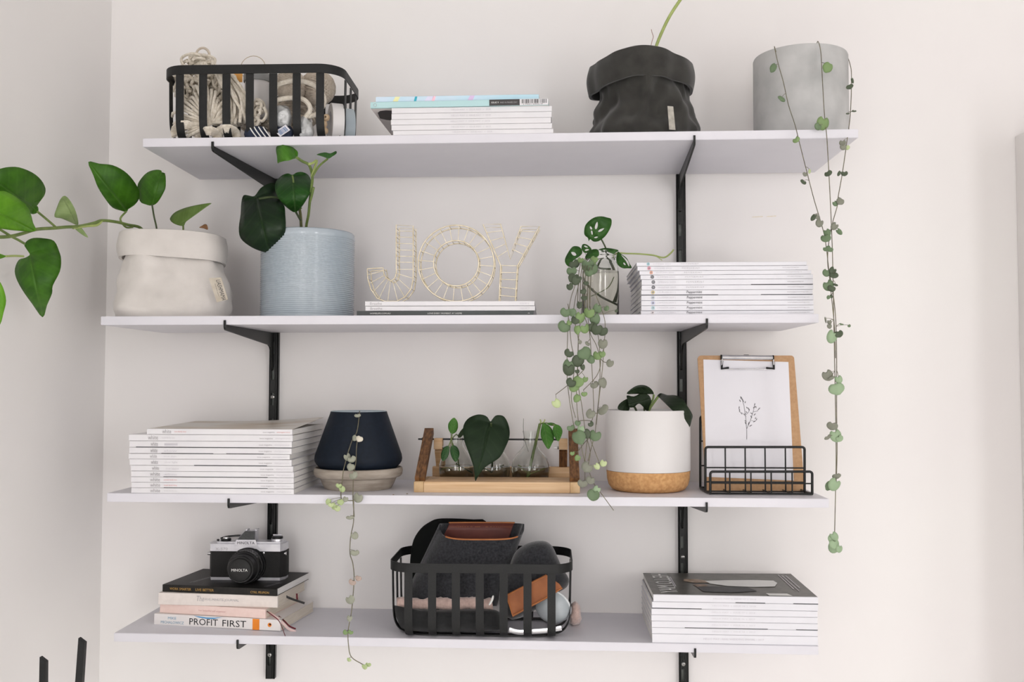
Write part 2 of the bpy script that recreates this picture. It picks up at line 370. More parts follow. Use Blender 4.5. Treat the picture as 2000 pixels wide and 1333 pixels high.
# ================================================================ the setting
wb = struct(MB().box(-.8925, 3.2, 0, .08, -1.5, 1.15).build('wall_back', WALL))
for u0, u1, v0 in ((1468, 1490, 425), (1496, 1516, 424)):
    a_, b_ = at(u0, v0, -.0004), at(u1, v0-1, -.0004); MB().prism([a_, b_, b_+Vector((0,0,.0018)), a_+Vector((.002,0,.0014))], (0, .0004, 0)).build('scuff_mark', mat('scuff', (222,212,190), .9, c2=(230,222,206), scale=300), wb)
struct(MB().box(-.8925, -.8125, -4.2, 0, -1.5, 1.15).build('wall_left', WALL2))
struct(MB().box(1.95, 2.03, -4.2, 0, -1.5, 1.15).build('wall_right', mat('wall_paint_right', (226,223,221), .9, c2=(229,226,224), scale=3)))
struct(MB().box(-.8925, 2.03, -4.28, -4.2, -1.5, 1.15).build('wall_front', WALL2))
struct(MB().box(-.8925, 3.2, -4.2, .08, -1.56, -1.5).build('floor', FLOORM))
struct(MB().box(-.8925, 3.2, -4.2, .08, 1.15, 1.2).build('ceiling', WALL2))

# tall white cabinet at the right edge of the picture
cab = thing('tall_cabinet', 'tall plain white cabinet against the wall at the right edge of the picture', 'cabinet', (1.21, -.2, -1.5))
MB().box(.9607, 1.46, -.28, -.0005, -1.5, .4675, bev=.002).build('body', CABM, cab)
for i, x in enumerate((.9625, 1.2115)):
    d = MB().box(x, x+.247, -.298, -.281, -1.47, .464, bev=.002).build('door', CABM, cab)
    MB().tube([(x+(.225 if i == 0 else .022), -.302, -.4), (x+(.225 if i == 0 else .022), -.302, -.25)], .004, 8).build('handle', STEEL, d)

# shelf boards
SLAB = ['topmost', 'second highest', 'third highest', 'lowest']
SON = ['carrying the concrete pot', 'carrying the wire letters', 'carrying the cork-based pot', 'carrying the film camera']
for i, (x0, zl, zr, D) in enumerate(SH):
    x1 = x0+1.2; y0, y1 = -.012-D, -.012; mb = MB(); bm = bmesh.new()
    bmesh.ops.create_cube(bm, size=1)
    for v in bm.verts:
        fx = v.co.x+.5; z = zl+(zr-zl)*fx
        v.co = Vector((x0+1.2*fx, y0+(y1-y0)*(v.co.y+.5), z-THK*(.5-v.co.z)))
    bmesh.ops.bevel(bm, geom=bm.edges[:], offset=.0007, segments=2, affect='EDGES'); bm.verts.index_update()
    mb.add([v.co.copy() for v in bm.verts], [[v.index for v in f.verts] for f in bm.faces]); bm.free()
    one('shelf_board', f'{SLAB[i]} long white shelf board, {SON[i]}', 'shelf', mb, WHITE, 'white shelf boards')

# slotted uprights
def upright(x, z0, z1, side, screws):
    t = thing('slotted_upright', f'black slotted steel wall upright on the {side}', 'shelf upright', (x, -.006, z0), 'black wall uprights')
    hw = .0086; mb = MB(); yf = -.012
    mb.box(x-hw, x-hw+.0016, yf, 0, z0, z1); mb.box(x+hw-.0016, x+hw, yf, 0, z0, z1)
    sx0, sx1 = x-.0048, x+.0008
    mb.box(x-hw, sx0, yf, yf+.0015, z0, z1); mb.box(sx1, x+hw-.0052, yf, yf+.0015, z0, z1)
    mb.box(x+hw-.0052, x+hw-.004, yf+.0015, yf+.004, z0, z1); mb.box(x+hw-.004, x+hw, yf, yf+.0015, z0, z1)
    z = z0
    while z < z1-.03:
        mb.box(sx0, sx1, yf, yf+.0015, z, min(z+.026, z1)); z += .05
    mb.box(sx0, sx1, yf, yf+.0015, z1-.03, z1)
    mb.build('channel', BLACK, t)
    MB().box(x-hw+.002, x+hw-.002, -.0024, -.0006, z0+.002, z1-.002).build('back_plate', mat('grey_back_plate', (120,124,120), .4, .6, c2=(100,104,100), scale=60), t)
    for u, v in screws:
        p = at(u, v, yf-.001); p.x = x-.001; s = MB().lathe([(.0001,-.0016),(.0022,-.0014),(.0036,-.0004),(.0038,.001)], p, 16, 'y').build('screw', STEEL, t)
        MB().box(p.x-.0022, p.x+.0022, p.y-.0018, p.y-.0015, p.z-.0004, p.z+.0004).box(p.x-.0004, p.x+.0004, p.y-.00182, p.y-.00152, p.z-.0022, p.z+.0022).build('cross_slot', BLACK, s)
PXL, PXR = -.47225, .32001
upright(PXL, at(528, 1327, -.012).z, .398, 'left, behind the camera', [(531,776),(527,1280)])
upright(PXR, -1.1, .398, 'right, behind the letter rack', [(1335,1089),(1335,1298)])
# brackets
TIPS = [[(414.5,284),(1356.5,270)],[(438.5,633),(1381,630)],[(446,983),(1380.5,992)],[(463.5,1258),(1358,1275)]]
BW = ['topmost', 'second', 'third', 'lowest']
for i in range(4):
    for s in (0, 1):
        bx = (PXL, PXR)[s]-.002; D = SH[i][3]; yb, yf = -.013, -.012-D-.003
        tip = at(*TIPS[i][s], yf); zt = sz(i, bx)-THK; t = .0017
        prof = [(yb, -.0005), (yf+.0035, -.0005), (yf+.0035, .0055), (yf+.002, .0075), (yf-.0002, .0068), (yf-.0002, -.004), (yf+.002, -.008), (yf+.006, -.0095),
                (-.042, -.025), (-.032, -.029), (-.026, -.037), (-.022, -.052), (-.016, -.072), (yb, -.074)]
        def P(y, h, dx): q = (y-yb)/(yf-yb); return Vector((bx+(tip.x-bx)*q+dx, y, zt+(sz(i, tip.x)-THK-zt)*q+h))
        mb = MB(); n = len(prof); vs = [P(y, h, -t) for y, h in prof]+[P(y, h, t) for y, h in prof]
        mb.add(vs, [tuple(range(n)), tuple(range(n, 2*n))[::-1]]+[(a, n+a, n+(a+1) % n, (a+1) % n) for a in range(n)])
        # turned-over flange under the board
        tr = thing('shelf_bracket', f'black tapered steel bracket on the {"left" if s == 0 else "right"} upright under the {SLAB[i]} shelf', 'bracket', (bx, -.02, zt-.05), 'shelf brackets')
        mb.build('blade', BLACK, tr, .5)
        for hz in (-.042, -.058): q = P(-.017, hz, 0); MB().box(q.x-.0009, q.x+.0009, -.0145, -.0105, q.z-.004, q.z+.004).build('hook', BLACKM, tr)

# black chair whose two back posts poke up at the lower left
ch = thing('chair', 'slim black back posts of a chair at the lower left corner', 'chair', (-.5, -.75, -1.5))
def post(a, b, w0, w1, nm='back_post'):
    a, b = Vector(a), Vector(b); mb = MB(); vs = []
    for p, ww, cut in ((a, w0, 0), (b, w1, .006)):
        for dx, dy in ((-1,-1),(1,-1),(1,1),(-1,1)): vs.append((p.x+dx*ww, p.y+dy*ww*.8, p.z-(cut if dx > 0 else 0)))
    mb.hexa(vs).build(nm, BLACKM, ch)
pa, pb = at(86, 1283, -.62), at(161.5, 1246, -.62)
qa, qb = at(84, 1420, -.615), at(140, 1420, -.615)
post((qa.x-.004, -.6, -1.06), pa, .0075, .0042); post((qb.x-.03, -.6, -1.06), pb, .0075, .0042)
cx = (qa.x+qb.x)/2-.02
MB().box(cx-.2, cx+.2, -1.0, -.58, -1.08, -1.05, bev=.006).build('seat', BLACKM, ch)
for dx in (-.17, .17):
    for yy in (-.97, -.61): post((cx+dx*1.1, yy, -1.5), (cx+dx, yy, -1.08), .009, .013, 'leg')
mb = MB(); mb.box(qa.x-.01, qb.x-.012, -.608, -.596, -.66, -.62, bev=.003); mb.build('back_rail', BLACKM, ch)

# ================================================================ magazines and books
TM = {}
ORD = ['top', 'second', 'third', 'fourth', 'fifth', 'sixth', 'seventh', 'eighth', 'ninth', 'tenth', 'eleventh']
def magazine(label, x0, x1, yf, dep, z0, z1, group, cover=SPINE, under=None, rot=0, pages=PAGES, name='magazine', lift=None, line=None, tilt=0):
    """flat magazine, spine towards the room; line = (from, to, material) printed cover edge under the spine"""
    cxm = (x0+x1)/2; t = thing(name, label, 'book' if name == 'book' else 'magazine', (cxm, yf+dep/2, z0), group)
    M = Matrix.Translation((cxm, yf, 0)) @ Matrix.Rotation(rot, 4, 'Z') @ Matrix.Translation((-cxm, -yf, 0))
    S = Matrix.Identity(4); S[2][0] = tilt; S[2][3] = -tilt*cxm; M = S @ M; TM[t.name] = M
    c = .0004; h = z1-z0; mb = MB(); mb.M = M
    b = min(.0006, h*.12)
    mb.prism([(x0, yf, z0+b), (x0, yf+b, z0), (x0, yf+.004, z0), (x0, yf+.004, z1), (x0, yf+b, z1), (x0, yf, z1-b)], (x1-x0, 0, 0))
    mb.box(x0, x1, yf+.004, yf+dep, z0, z0+c, 1)
    f = lift or (lambda a, b_: 0)
    mb.grid(lambda a, b_: (x0+(x1-x0)*a, yf+.003+(dep-.003)*b_, z1+f(a, b_)), 13, 9, 2)
    mb.grid(lambda a, b_: (x1-(x1-x0)*a, yf+.003+(dep-.003)*b_, z1-c+f(1-a, b_)), 13, 9, 2)
    cov = mb.build('cover', [cover, under or cover, under or cover] if not isinstance(under, tuple) else [cover, under[0], under[1]], t, .5)
    pg = MB(); pg.M = M; e = .0012
    pg.box(x0+e, x1-e, yf+.002, yf+dep-e, z0+c, z1-c*1.2)
    pg.build('pages', pages, t)
    if line:
        for a, b_ in ([line] if not isinstance(line, list) else line):
            ln = MB(); ln.M = M; ln.box(x0+(x1-x0)*a, x0+(x1-x0)*b_, yf-.0001, yf+.004, z0-.0001, z0+h*.09); ln.build('cover_edge', DARKTX, t)
    return t, cov, M
def stack(k, rows, yf, dep, i, place, group, text=None, cover=SPINE, dep_j=.006, lines={}, rotj=.0):
    """rows (left, right, top, bottom) of spine fronts in crop px, top first"""
    out = []; n = len(rows); zs = []
    xm = at(*cr(k, ((rows[-1][0]+rows[-1][1])/2, rows[-1][3])), yf).x
    base = sz(i, xm); raw = []
    for r in rows:
        c = (r[0]+r[1])/2; raw.append((at(*cr(k, (c, r[2])), yf).z, at(*cr(k, (c, r[3])), yf).z))
    off = base - raw[-1][1]; below = base
    for j in range(n-1, -1, -1):
        r = rows[j]; zb = below+.00012; zt = max(raw[j][0]+off*(1-j/n) if 0 else raw[j][0]+off, zb+.004)
        x0 = at(*cr(k, (r[0], (r[2]+r[3])/2)), yf).x; x1 = at(*cr(k, (r[1], (r[2]+r[3])/2)), yf).x
        nm = (ORD[j]+' from the top' if j else 'topmost') if j < n-1 else 'bottom one'
        t, cov, M = magazine(f'{place[0]}, {nm} in the stack {place[1]}', x0, x1, yf+random.uniform(0, .0012), dep+random.uniform(-dep_j, dep_j), zb, zt-.0003, group, cover,
                             under=place[2] if len(place) > 2 and j == 0 else None, line=lines.get(j), lift=place[3] if len(place) > 3 and j == 0 else None, rot=random.uniform(-rotj, rotj), tilt=(SH[i][2]-SH[i][1])/1.2)
        if text: text(j, t, x0, x1, zb, zt, yf)
        out.append((t, x0, x1, zb, zt)); below = zt
    return out
def spine_text(t, s, xa, xb, zb, zt, yf, m, lo=.3, hi=.7, shear=0, name='spine_lettering'):
    h = zt-zb
    mb = MB(); mb.M = TM.get(t.name)
    return text3(mb, s, (xa, yf-.00025, zb+h*lo), (xb-xa, 0, 0), (0, 0, h*(hi-lo)), 0, shear).build(name, m, t, 0)

# ---- top shelf, white magazines under two blue ones
def tx1(j, t, x0, x1, zb, zt, yf):
    w_ = x1-x0; spine_text(t, 'HELLO MAY  //  ISSUE MAY  //  2018', x0+w_*.375, x0+w_*.62, zb, zt, yf, PALETX, .36, .64)
rows = [(310,1798,327,378),(308,1797,380,434),(303,1790,436,486),(308,1800,488,537),(322,1812,539,584)]
s1 = stack(K2, rows, -.2785, .205, 0, ('white magazine', 'under the pale blue magazines'), 'white magazines on the topmost shelf', tx1)
zt = s1[-1][4]
TEAL = mat('pale_teal_cover', (176,212,214), .45, c2=(184,218,220), scale=12)
SKY = mat('sky_blue_cover', (188,222,236), .45, c2=(206,224,240), scale=16)
BACKP = mat('photo_print_back', (220,212,207), .5, c2=(236,230,226), scale=7, detail=2)
xa, xb = at(*cr(K2, (107, 270)), -.279).x, at(*cr(K2, (1765, 290)), -.279).x
h2 = .0107
tm, _, M = magazine('pale teal magazine with a barcode on its spine, just above the white stack', xa, xb, -.2795, .232, zt+.0002, zt+h2, 'blue magazines on the topmost shelf', TEAL, under=(BACKP, TEAL), rot=-.035)
def local_part(parent, M, nm, m, fn):
    mb = MB(); mb.M = M; fn(mb); return mb.build(nm, m, parent, .5)
w_ = xb-xa; y_ = -.2795-.0003
local_part(tm, M, 'spine_panel', mat('charcoal_print', (62,60,60), .5, c2=(68,66,66), scale=30), lambda b: b.box(xa+w_*.672, xa+w_*.842, y_, y_+.001, zt+.0003, zt+h2-.0001))
local_part(tm, M, 'barcode_panel', SPINE, lambda b: b.box(xa+w_*.842, xb+.0002, y_, y_+.001, zt+.0003, zt+h2-.0001))
def bars(b):
    random.seed(3); x = xa+w_*.85
    while x < xb-.003:
        d = random.choice((.0004, .0007, .0011)); b.box(x, x+d, y_-.0001, y_, zt+.0032, zt+h2-.0006); x += d+random.choice((.0005, .0009, .0013))
local_part(tm, M, 'barcode', BLACKTX, bars)
def tmp_text(parent, M, s, o, ex, ez, m, nm='spine_lettering', shear=0):
    mb = MB(); mb.M = M; text3(mb, s, o, ex, ez, 0, shear); return mb.build(nm, m, parent, 0)
tmp_text(tm, M, '2 770431 449006 09', (xa+w_*.86, y_-.0002, zt+.0008), (w_*.11, 0, 0), (0, 0, .0017), BLACKTX)
tmp_text(tm, M, 'ISSUE 9', (xa+w_*.684, y_-.0002, zt+.0042), (w_*.04, 0, 0), (0, 0, .0028), WHITETX)
tmp_text(tm, M, 'AND IN PRAISE: DAY', (xa+w_*.732, y_-.0002, zt+.0042), (w_*.097, 0, 0), (0, 0, .0024), GREYTX)
local_part(tm, M, 'emblem', GREYTX, lambda b: b.tube([(xa+.008+.0028*math.cos(a*.524), y_, zt+h2*.5+.0028*math.sin(a*.524)) for a in range(12)], .0003, 4, True))
local_part(tm, M, 'cover_picture', mat('dark_photo_ink', (40,36,33), .5, c2=(56,50,45), scale=20),
           lambda b: (setattr(b, 'M', None), b.prism([atz(*cr(K2, p), zt-.0001) for p in ((180,385),(200,368),(255,362),(330,365),(330,456),(262,450),(200,436))], (0, 0, .0003))))
z2 = zt+h2
xc, xd = at(*cr(K2, (160, 205)), -.275).x, at(*cr(K2, (1678, 228)), -.275).x
bm_, _, M = magazine('sky blue magazine with pastel brush strokes on its spine, topmost of its pile', xc, xd, -.2755, .225, z2+.0002, z2+.0093, 'blue magazines on the topmost shelf', SKY, rot=-.02)
for fx, wd, cc in ((.105, .045, (226,226,170)), (.235, .022, (58,170,192)), (.30, .06, (214,214,236)), (.345, .025, (244,196,210)), (.565, .045, (212,190,226))):
    def st(b, fx=fx, wd=wd):
        x = xc+(xd-xc)*fx; q = (xd-xc)*wd
        b.prism([(x, -.27565, z2+.0008), (x+q*.7, -.27565, z2+.0008), (x+q, -.27565, z2+.0088), (x+q*.35, -.27565, z2+.0088)], (0, .0006, 0))
    local_part(bm_, M, 'brush_stroke', mat('stroke_%d_%d_%d' % cc, cc, .5, c2=tuple(min(255, x+8) for x in cc), scale=60), st)

# ---- second shelf, three magazines under the wire letters
yj = -.262
zb0 = sz(1, -.15); DARKC = mat('charcoal_cover', (58,62,62), .4, c2=(70,75,75), scale=10)
def xat(k, x, y, yy): return at(*cr(k, (x, y)), yy).x
def zat(k, x, y, yy): return at(*cr(k, (x, y)), yy).z
xa, xb = xat(K7, 35, 985, yj), xat(K7, 1805, 985, yj); h = .0083
t1, _, M = magazine('charcoal magazine with white spine lettering, bottom of three under the wire letters', xa, xb, yj, .215, zb0+.0001, zb0+h, 'magazines under the wire letters', DARKC, under=SPINE)
spine_text(t1, 'HOMELIFE.COM.AU', xat(K7,170,985,yj), xat(K7,372,985,yj), zb0, zb0+h, yj, WHITETX, .36, .66)
spine_text(t1, 'LOVE EVERY MOMENT AT HOME', xat(K7,745,985,yj), xat(K7,1088,985,yj), zb0, zb0+h, yj, WHITETX, .36, .66)
spine_text(t1, '^', xat(K7,1748,985,yj), xat(K7,1768,985,yj), zb0, zb0+h, yj, WHITETX, .45, .62)
zc = zb0+h
for nm, (l, r), iss in (('middle', (122,1820), 'ISSUE 7'), ('top', (118,1815), 'ISSUE 6')):
    xa, xb = xat(K7, l, 930, yj), xat(K7, r, 930, yj); h = .0081
    t, _, M = magazine(f'white magazine with grey title on its spine, {nm} of three under the wire letters', xa, xb, yj, .215, zc+.0003, zc+h, 'magazines under the wire letters', SPINE, under=SPINE, rot=0)
    spine_text(t, 'Breathe', xa+.0085, xa+.0285, zc, zc+h, yj, GREYTX, .25, .78)
    spine_text(t, iss, xb-.0245, xb-.009, zc, zc+h, yj, PALETX, .35, .66)
    zc += h+.0003
ZJOY = zc

# ---- second shelf, eleven magazines on the right
rows = [(160,1740,98,133),(168,1755,135,174),(187,1785,177,212),(197,1800,216,256),(207,1800,259,303),(207,1803,312,354),(203,1797,357,400),(203,1805,406,452),(203,1805,456,499),(203,1805,503,546),(200,1808,550,590)]
SEAS = ['SUMMER 2010', 'WINTER 2010', 'AUTUMN 2010', 'SUMMER 2009', 'SPRING 2009', 'WINTER 2009', '[ AUTUMN 2017 ]', '[ SUMMER 2009 ]', '[ SPRING 2009 ]', '[ WINTER 2009 ]', '[ AUTUMN 2009 ]']
RC = [(110,190,200),(226,130,150),(232,150,100),(60,60,66),(70,70,74),(60,60,66),(200,180,110),(190,200,210),(190,196,226),(150,200,206),(230,220,220)]
def tx2(j, t, x0, x1, zb, zt, yf):
    w_ = x1-x0; h_ = zt-zb; c = Vector((x0+w_*.068, yf-.0003, zb+h_*.52)); r = min(.0029, h_*.36)
    rm = mat('emblem_%d' % j, RC[j], .5, c2=tuple(min(255, x+10) for x in RC[j]), scale=60)
    mb = MB(); mb.M = TM[t.name]
    mb.lathe([(r*.62, 0), (r*.62, .0003), (r, .0003), (r, 0)], c, 18, 'y', closed=True).lathe([(.0001, .0001), (r*.3, .0001)], c, 8, 'y').build('emblem', rm, t, 0)
    spine_text(t, SEAS[j], x0+w_*.095, x0+w_*.2, zb, zt, yf, PALETX, .34, .66)
    if j < 6: spine_text(t, 'P E P P E R M I N T', x0+w_*.262, x0+w_*.365, zb, zt, yf, GREYTX, .38, .64)
    else: spine_text(t, 'Peppermint', x0+w_*.265, x0+w_*.355, zb, zt, yf, DARKTX, .18, .82, .02)
    if j: spine_text(t, 'www.peppermintmag.com', x0+w_*.85, x0+w_*(.945 if j < 6 else .975), zb, zt, yf, GREYTX, .38, .62)
stack(J1, rows, -.266, .22, 1, ('white magazine', 'between jar and trailing vine'), 'white magazines stacked on the second shelf', tx2, SPINE2, lines={4: (.64, 1), 6: [(.0, .45), (.7, 1)], 10: (.85, 1)})

# ---- third shelf, eleven magazines on the left
rows = [(270,1622,224,271),(103,1625,278,330),(107,1618,338,387),(103,1615,399,448),(103,1597,457,501),(108,1617,507,560),(118,1630,567,613),(123,1635,621,667),(123,1635,675,719),(125,1635,726,770),(123,1637,777,829)]
def tx3(j, t, x0, x1, zb, zt, yf):
    w_ = x1-x0; h_ = zt-zb; a = .107 if j == 0 else .118 if j in (0, 1, 7, 8, 9, 10) else .133
    spine_text(t, 'white', x0+w_*a, x0+w_*(a+.062 if j in (0,1,7,8,9,10) else a+.044), zb, zt, yf, GREYTX, .2, .86)
    spine_text(t, ['love family time','home family love','','slow','slow days','slow light','slow season','stillness','summer family love','simple family living','home family joy'][j] or '-', x0+w_*(a+.085), x0+w_*(a+.165), zb, zt, yf, PINKTX if j in (0, 8, 9) else PALETX, .3, .62)
    spine_text(t, 'issue magazine', x0+w_*.8, x0+w_*.88, zb, zt, yf, GREYTX, .28, .58)
    spine_text(t, 'whitemagazine.com.au', x0+w_*.895, x0+w_*.985, zb, zt, yf, PINKTX if j == 0 else PALETX, .3, .58)
COVP = mat('cover_photo_pale', (214,210,202), .4, c2=(184,166,142), scale=6, detail=3, stretch=(1,2.5,1), lo=.45, hi=.68)
def wl(a, b): return .016*max(0, a-.35)**1.5*b + .004*b
stack(J5, rows, -.2725, .222, 2, ('white magazine', 'beside the navy pot', COVP, wl), 'white magazines stacked on the third shelf', tx3, lines={2: (.04, 1), 3: [(.2, .52), (.6, .83)], 5: (.4, .85), 7: (.2, .84), 9: (.2, .84)}, rotj=.006)

# ---- lowest shelf, seven magazines on the right
rows = [(225,1795,377,436),(213,1795,446,504),(208,1790,511,567),(207,1790,571,626),(210,1792,631,689),(213,1792,694,748),(215,1795,754,841)]
ISS = ['HELLO MAY  |  ISSUE 17  |  2018', 'HELLO MAY  |  ISSUE 18  |  2018', 'HELLO MAY  |  ISSUE 17  |  2018', 'HELLO MAY  |  ISSUE 16  |  2017', 'HELLO MAY  |  ISSUE 15  |  2017', 'HELLO MAY  |  ISSUE 14  |  2017', 'HELLO MAY - REAL WEDDING SPECIAL - 2017']
def tx4(j, t, x0, x1, zb, zt, yf):
    w_ = x1-x0; a, b = ((.365, .625) if j < 6 else (.31, .675))
    spine_text(t, ISS[j], x0+w_*a, x0+w_*b, zb, zt, yf, PALETX, .4 if j < 6 else .45, .64)
PHOTO = mat('cover_photo_dark', (62,60,55), .35, c2=(84,81,74), scale=70, detail=6)
yh = -.2215
hm = stack(I5, rows, yh, .185, 3, ('white magazine', 'right on the lowest shelf', PHOTO, lambda a, b: .003*a*b), 'white magazines stacked on the lowest shelf', tx4, SPINE2, lines={0: [(.5, .68), (.85, 1)], 1: (.0, .3), 4: [(.2, .7), (.87, 1)]})
ht, hx0, hx1, _, hz = hm[-1]
# its cover print: title letters, the couple, captions
W_, D_ = hx1-hx0, .185
def cov(fx, fy, dz=.0004): return Vector((hx0+W_*fx, yh+D_*fy, hz+dz+.003*fx*fy+(SH[3][2]-SH[3][1])/1.2*W_*(fx-.5)))
mb = MB(); text3(mb, 'HELLO MAY', cov(.16, .95), cov(.16, .07)-cov(.16, .95), cov(.05, .95)-cov(.16, .95))
mb.build('cover_title', WHITETX, ht, 0)
for pts, m, nm in (([(.38,.62),(.52,.66),(.7,.68),(.83,.66),(.84,.56),(.8,.4),(.66,.37),(.5,.4),(.4,.5)], WHITETX, 'bride_picture'),
                   ([(.25,.7),(.34,.7),(.4,.62),(.4,.54),(.3,.53),(.24,.6)], mat('skin_print', (168,146,126), .5, c2=(120,92,64), scale=60), 'bride_head_picture'),
                   ([(.28,.46),(.36,.47),(.38,.38),(.3,.35)], mat('groom_print', (150,124,104), .5, c2=(90,70,52), scale=60), 'groom_head_picture'),
                   ([(.3,.34),(.4,.37),(.62,.36),(.66,.2),(.5,.12),(.32,.14)], mat('groom_suit_print', (44,44,46), .5, c2=(54,54,56), scale=40), 'groom_picture'),
                   ([(.71,.02),(.85,.02),(.83,.11),(.7,.11)], WHITETX, 'barcode_panel')):
    MB().add([cov(x, y, .0005) for x, y in pts], [tuple(range(len(pts)))]).build(nm, m, ht, 0)
mb = MB()
for fx, a, b in ((.9, .3, .93), (.92, .22, .9), (.945, .35, .9), (.155, .3, .8), (.165, .35, .8)):
    q = [cov(fx, a, .0006), cov(fx+.006, a, .0006), cov(fx+.006, b, .0006), cov(fx, b, .0006)]; mb.add(q, [(0,1,2,3)])
mb.build('cover_caption', PALETX, ht, 0)

# ================================================================ baskets
def rrect(hw, hd, r, n=8):
    out = []
    for cxx, cyy, a0 in ((hw-r, -hd+r, -90), (hw-r, hd-r, 0), (-hw+r, hd-r, 90), (-hw+r, -hd+r, 180)):
        for i in range(n+1): a = math.radians(a0+90*i/n); out.append((cxx+r*math.cos(a), cyy+r*math.sin(a)))
    return out
def basket(label, x, y, zb, cat='basket'):
    """strap-metal basket: rim band, slats bending under into the base"""
    hw, hd, H, r = .158, .094, .128, .042; t = thing('strap_basket', label, cat, (x, y, zb), 'black strap baskets')
    def band(z0, z1, hw_, hd_, th, nm, r_=r):
        o = rrect(hw_, hd_, r_); i = rrect(hw_-th, hd_-th, r_-th*.9); n = len(o); mb = MB()
        vs = [(x+a, y+b, z0) for a, b in o]+[(x+a, y+b, z1) for a, b in o]+[(x+a, y+b, z1) for a, b in i]+[(x+a, y+b, z0) for a, b in i]; fs = []
        for k in range(4):
            for j in range(n): fs.append((k*n+j, k*n+(j+1) % n, ((k+1) % 4)*n+(j+1) % n, ((k+1) % 4)*n+j))
        mb.add(vs, fs); return mb.build(nm, BLACKM, t)
    band(zb+H-.0155, zb+H, hw, hd, .0016, 'rim')
    band(zb+.0002, zb+.0022, hw-.03, hd-.03, .012, 'base_ring', .03)
    def slat(px, py, dx, dy, wd):
        # px,py on the rim; dx,dy inward
        path = [(0, H-.0155), (0.0008, .07), (.002, .036), (.006, .018), (.014, .007), (.026, .0016), (.04, .0012)]
        P = smooth_path([(px+dx*a, py+dy*a, zb+h) for a, h in path], 3); sx, sy = -dy*wd/2, dx*wd/2; th = .0014
        mb = MB(); vs = []; n = len(P)
        for i, p in enumerate(P):
            tn = (P[min(n-1, i+1)]-P[max(0, i-1)]).normalized(); nr = Vector((dx*-tn.z, dy*-tn.z, tn.x*dx+tn.y*dy))
            for s_, d in ((-1, 0), (1, 0), (1, 1), (-1, 1)): vs.append(p+Vector((sx, sy, 0))*s_+nr*(th*d))
        fs = [(4*i+a, 4*i+(a+1) % 4, 4*i+4+(a+1) % 4, 4*i+4+a) for i in range(n-1) for a in range(4)]+[(3,2,1,0), tuple(range(4*n-4, 4*n))]
        mb.add(vs, fs).build('slat', BLACKM, t)
    for i in range(7):
        xx = x+(i-3)*.0405
        slat(xx, y-hd+.0018, 0, 1, .0138); slat(xx, y+hd-.0018, 0, -1, .0138)
    for i in range(3):
        yy = y+(i-1)*.045
        slat(x-hw+.0018, yy, 1, 0, .0138); slat(x+hw-.0018, yy, -1, 0, .0138)
    return t
BAx, BAy = -.447, -.172; BAz = sz(0, BAx)
basket('black strap-metal basket of cotton cord on the topmost shelf', BAx, BAy, BAz+.0012)
BBx, BBy = -.0525, -.139; BBz = sz(3, BBx)
basket('black strap-metal basket of felt cases on the lowest shelf', BBx, BBy, BBz+.0015)

# ---- basket A contents
g = 'cotton cord in the black basket'
def yarn_tube(mb, pts, r, n=6, sub=3): mb.tube(smooth_path(pts, sub), r, n)
random.seed(11)
yA = BAy-.06
# fanned hank
t = thing('cord_hank', 'fan of straight white cotton cords at the left inside the upper basket', 'rope', at(395, 255, yA), g)
fx, fy = 414, 237
for i in range(30):
    a = math.radians(-8+i*7.6); L = (62 if i > 11 else 44)+random.uniform(-8, 10); mb = MB()
    e = (fx+L*math.cos(a)*1.05, fy-L*math.sin(a)*1.05); mid = (fx+L*.5*math.cos(a+.06), fy-L*.5*math.sin(a+.06))
    mb.tube(smooth_path([at(fx+random.uniform(-4,4), fy+4, yA-.008), at(*mid, yA-.014-random.uniform(0,.008)), at(*e, yA-random.uniform(0,.008)), at(e[0]+random.uniform(-6,6), e[1]+8, yA+.014)], 3), .0026, 6)
    mb.build('cord', ROPE, t)
for j, (ux, uy) in enumerate(((358,250),(405,262),(440,258))):
    t = thing('cord_coil', f'white cotton cord loops low in the upper basket, {["leftmost", "middle", "rightmost"][j]} of three coils', 'rope', at(ux, 268, yA), g)
    for i in range(6):
        mb = MB(); rr = 9+i*2.6; mb.tube([at(ux+3+rr*1.15*math.cos(a*.45), uy+8-rr*.95*math.sin(a*.45), yA-.012-.001*i+.012*math.cos(a*.9)) for a in range(-1, 9)], .0027, 6); mb.build('loop', ROPE, t)
def tangle(label, u, v, ru, rv, y, n, rr, m=ROPE, dep=.02, nm='cord_tangle', seed=1):
    random.seed(seed); t = thing(nm, label, 'rope', at(u, v+rv, y), g)
    for i in range(n):
        pts = []; a = random.uniform(0, 6.28); q = random.uniform(.25, .9)
        cx_, cy_ = u+random.uniform(-.45, .45)*ru, v+random.uniform(-.45, .45)*rv
        for k in range(6):
            a += random.uniform(.7, 1.5); pts.append(at(cx_+ru*q*.6*math.cos(a), cy_+rv*q*.6*math.sin(a), y+random.uniform(-dep, dep)))
        MB().tube(smooth_path(pts, 4), rr, 6).build('cord', m, t)
    return t
tangle('heaped white cotton cord showing above the left of the upper basket rim', 392, 128, 42, 26, BAy+.0, 20, .0027, seed=2)
tangle('tangled white cotton cord hank behind the cord fan in the upper basket', 372, 172, 40, 46, BAy-.028, 30, .0027, seed=4)
tangle('loose white cotton cord heap behind the middle of the upper basket', 425, 185, 46, 62, BAy-.0, 44, .0027, seed=14)
tangle('loose cream cord heap behind the yarn balls in the upper basket', 560, 225, 66, 42, BAy+.01, 40, .0027, YARN, seed=15)
tangle('loose white cotton cord heap behind the tub in the upper basket', 495, 225, 50, 44, BAy+.005, 34, .0027, seed=16)
t = thing('cord_hank', 'wavy white cotton cord hank in the middle of the upper basket', 'rope', at(460, 250, yA), g)
random.seed(5)
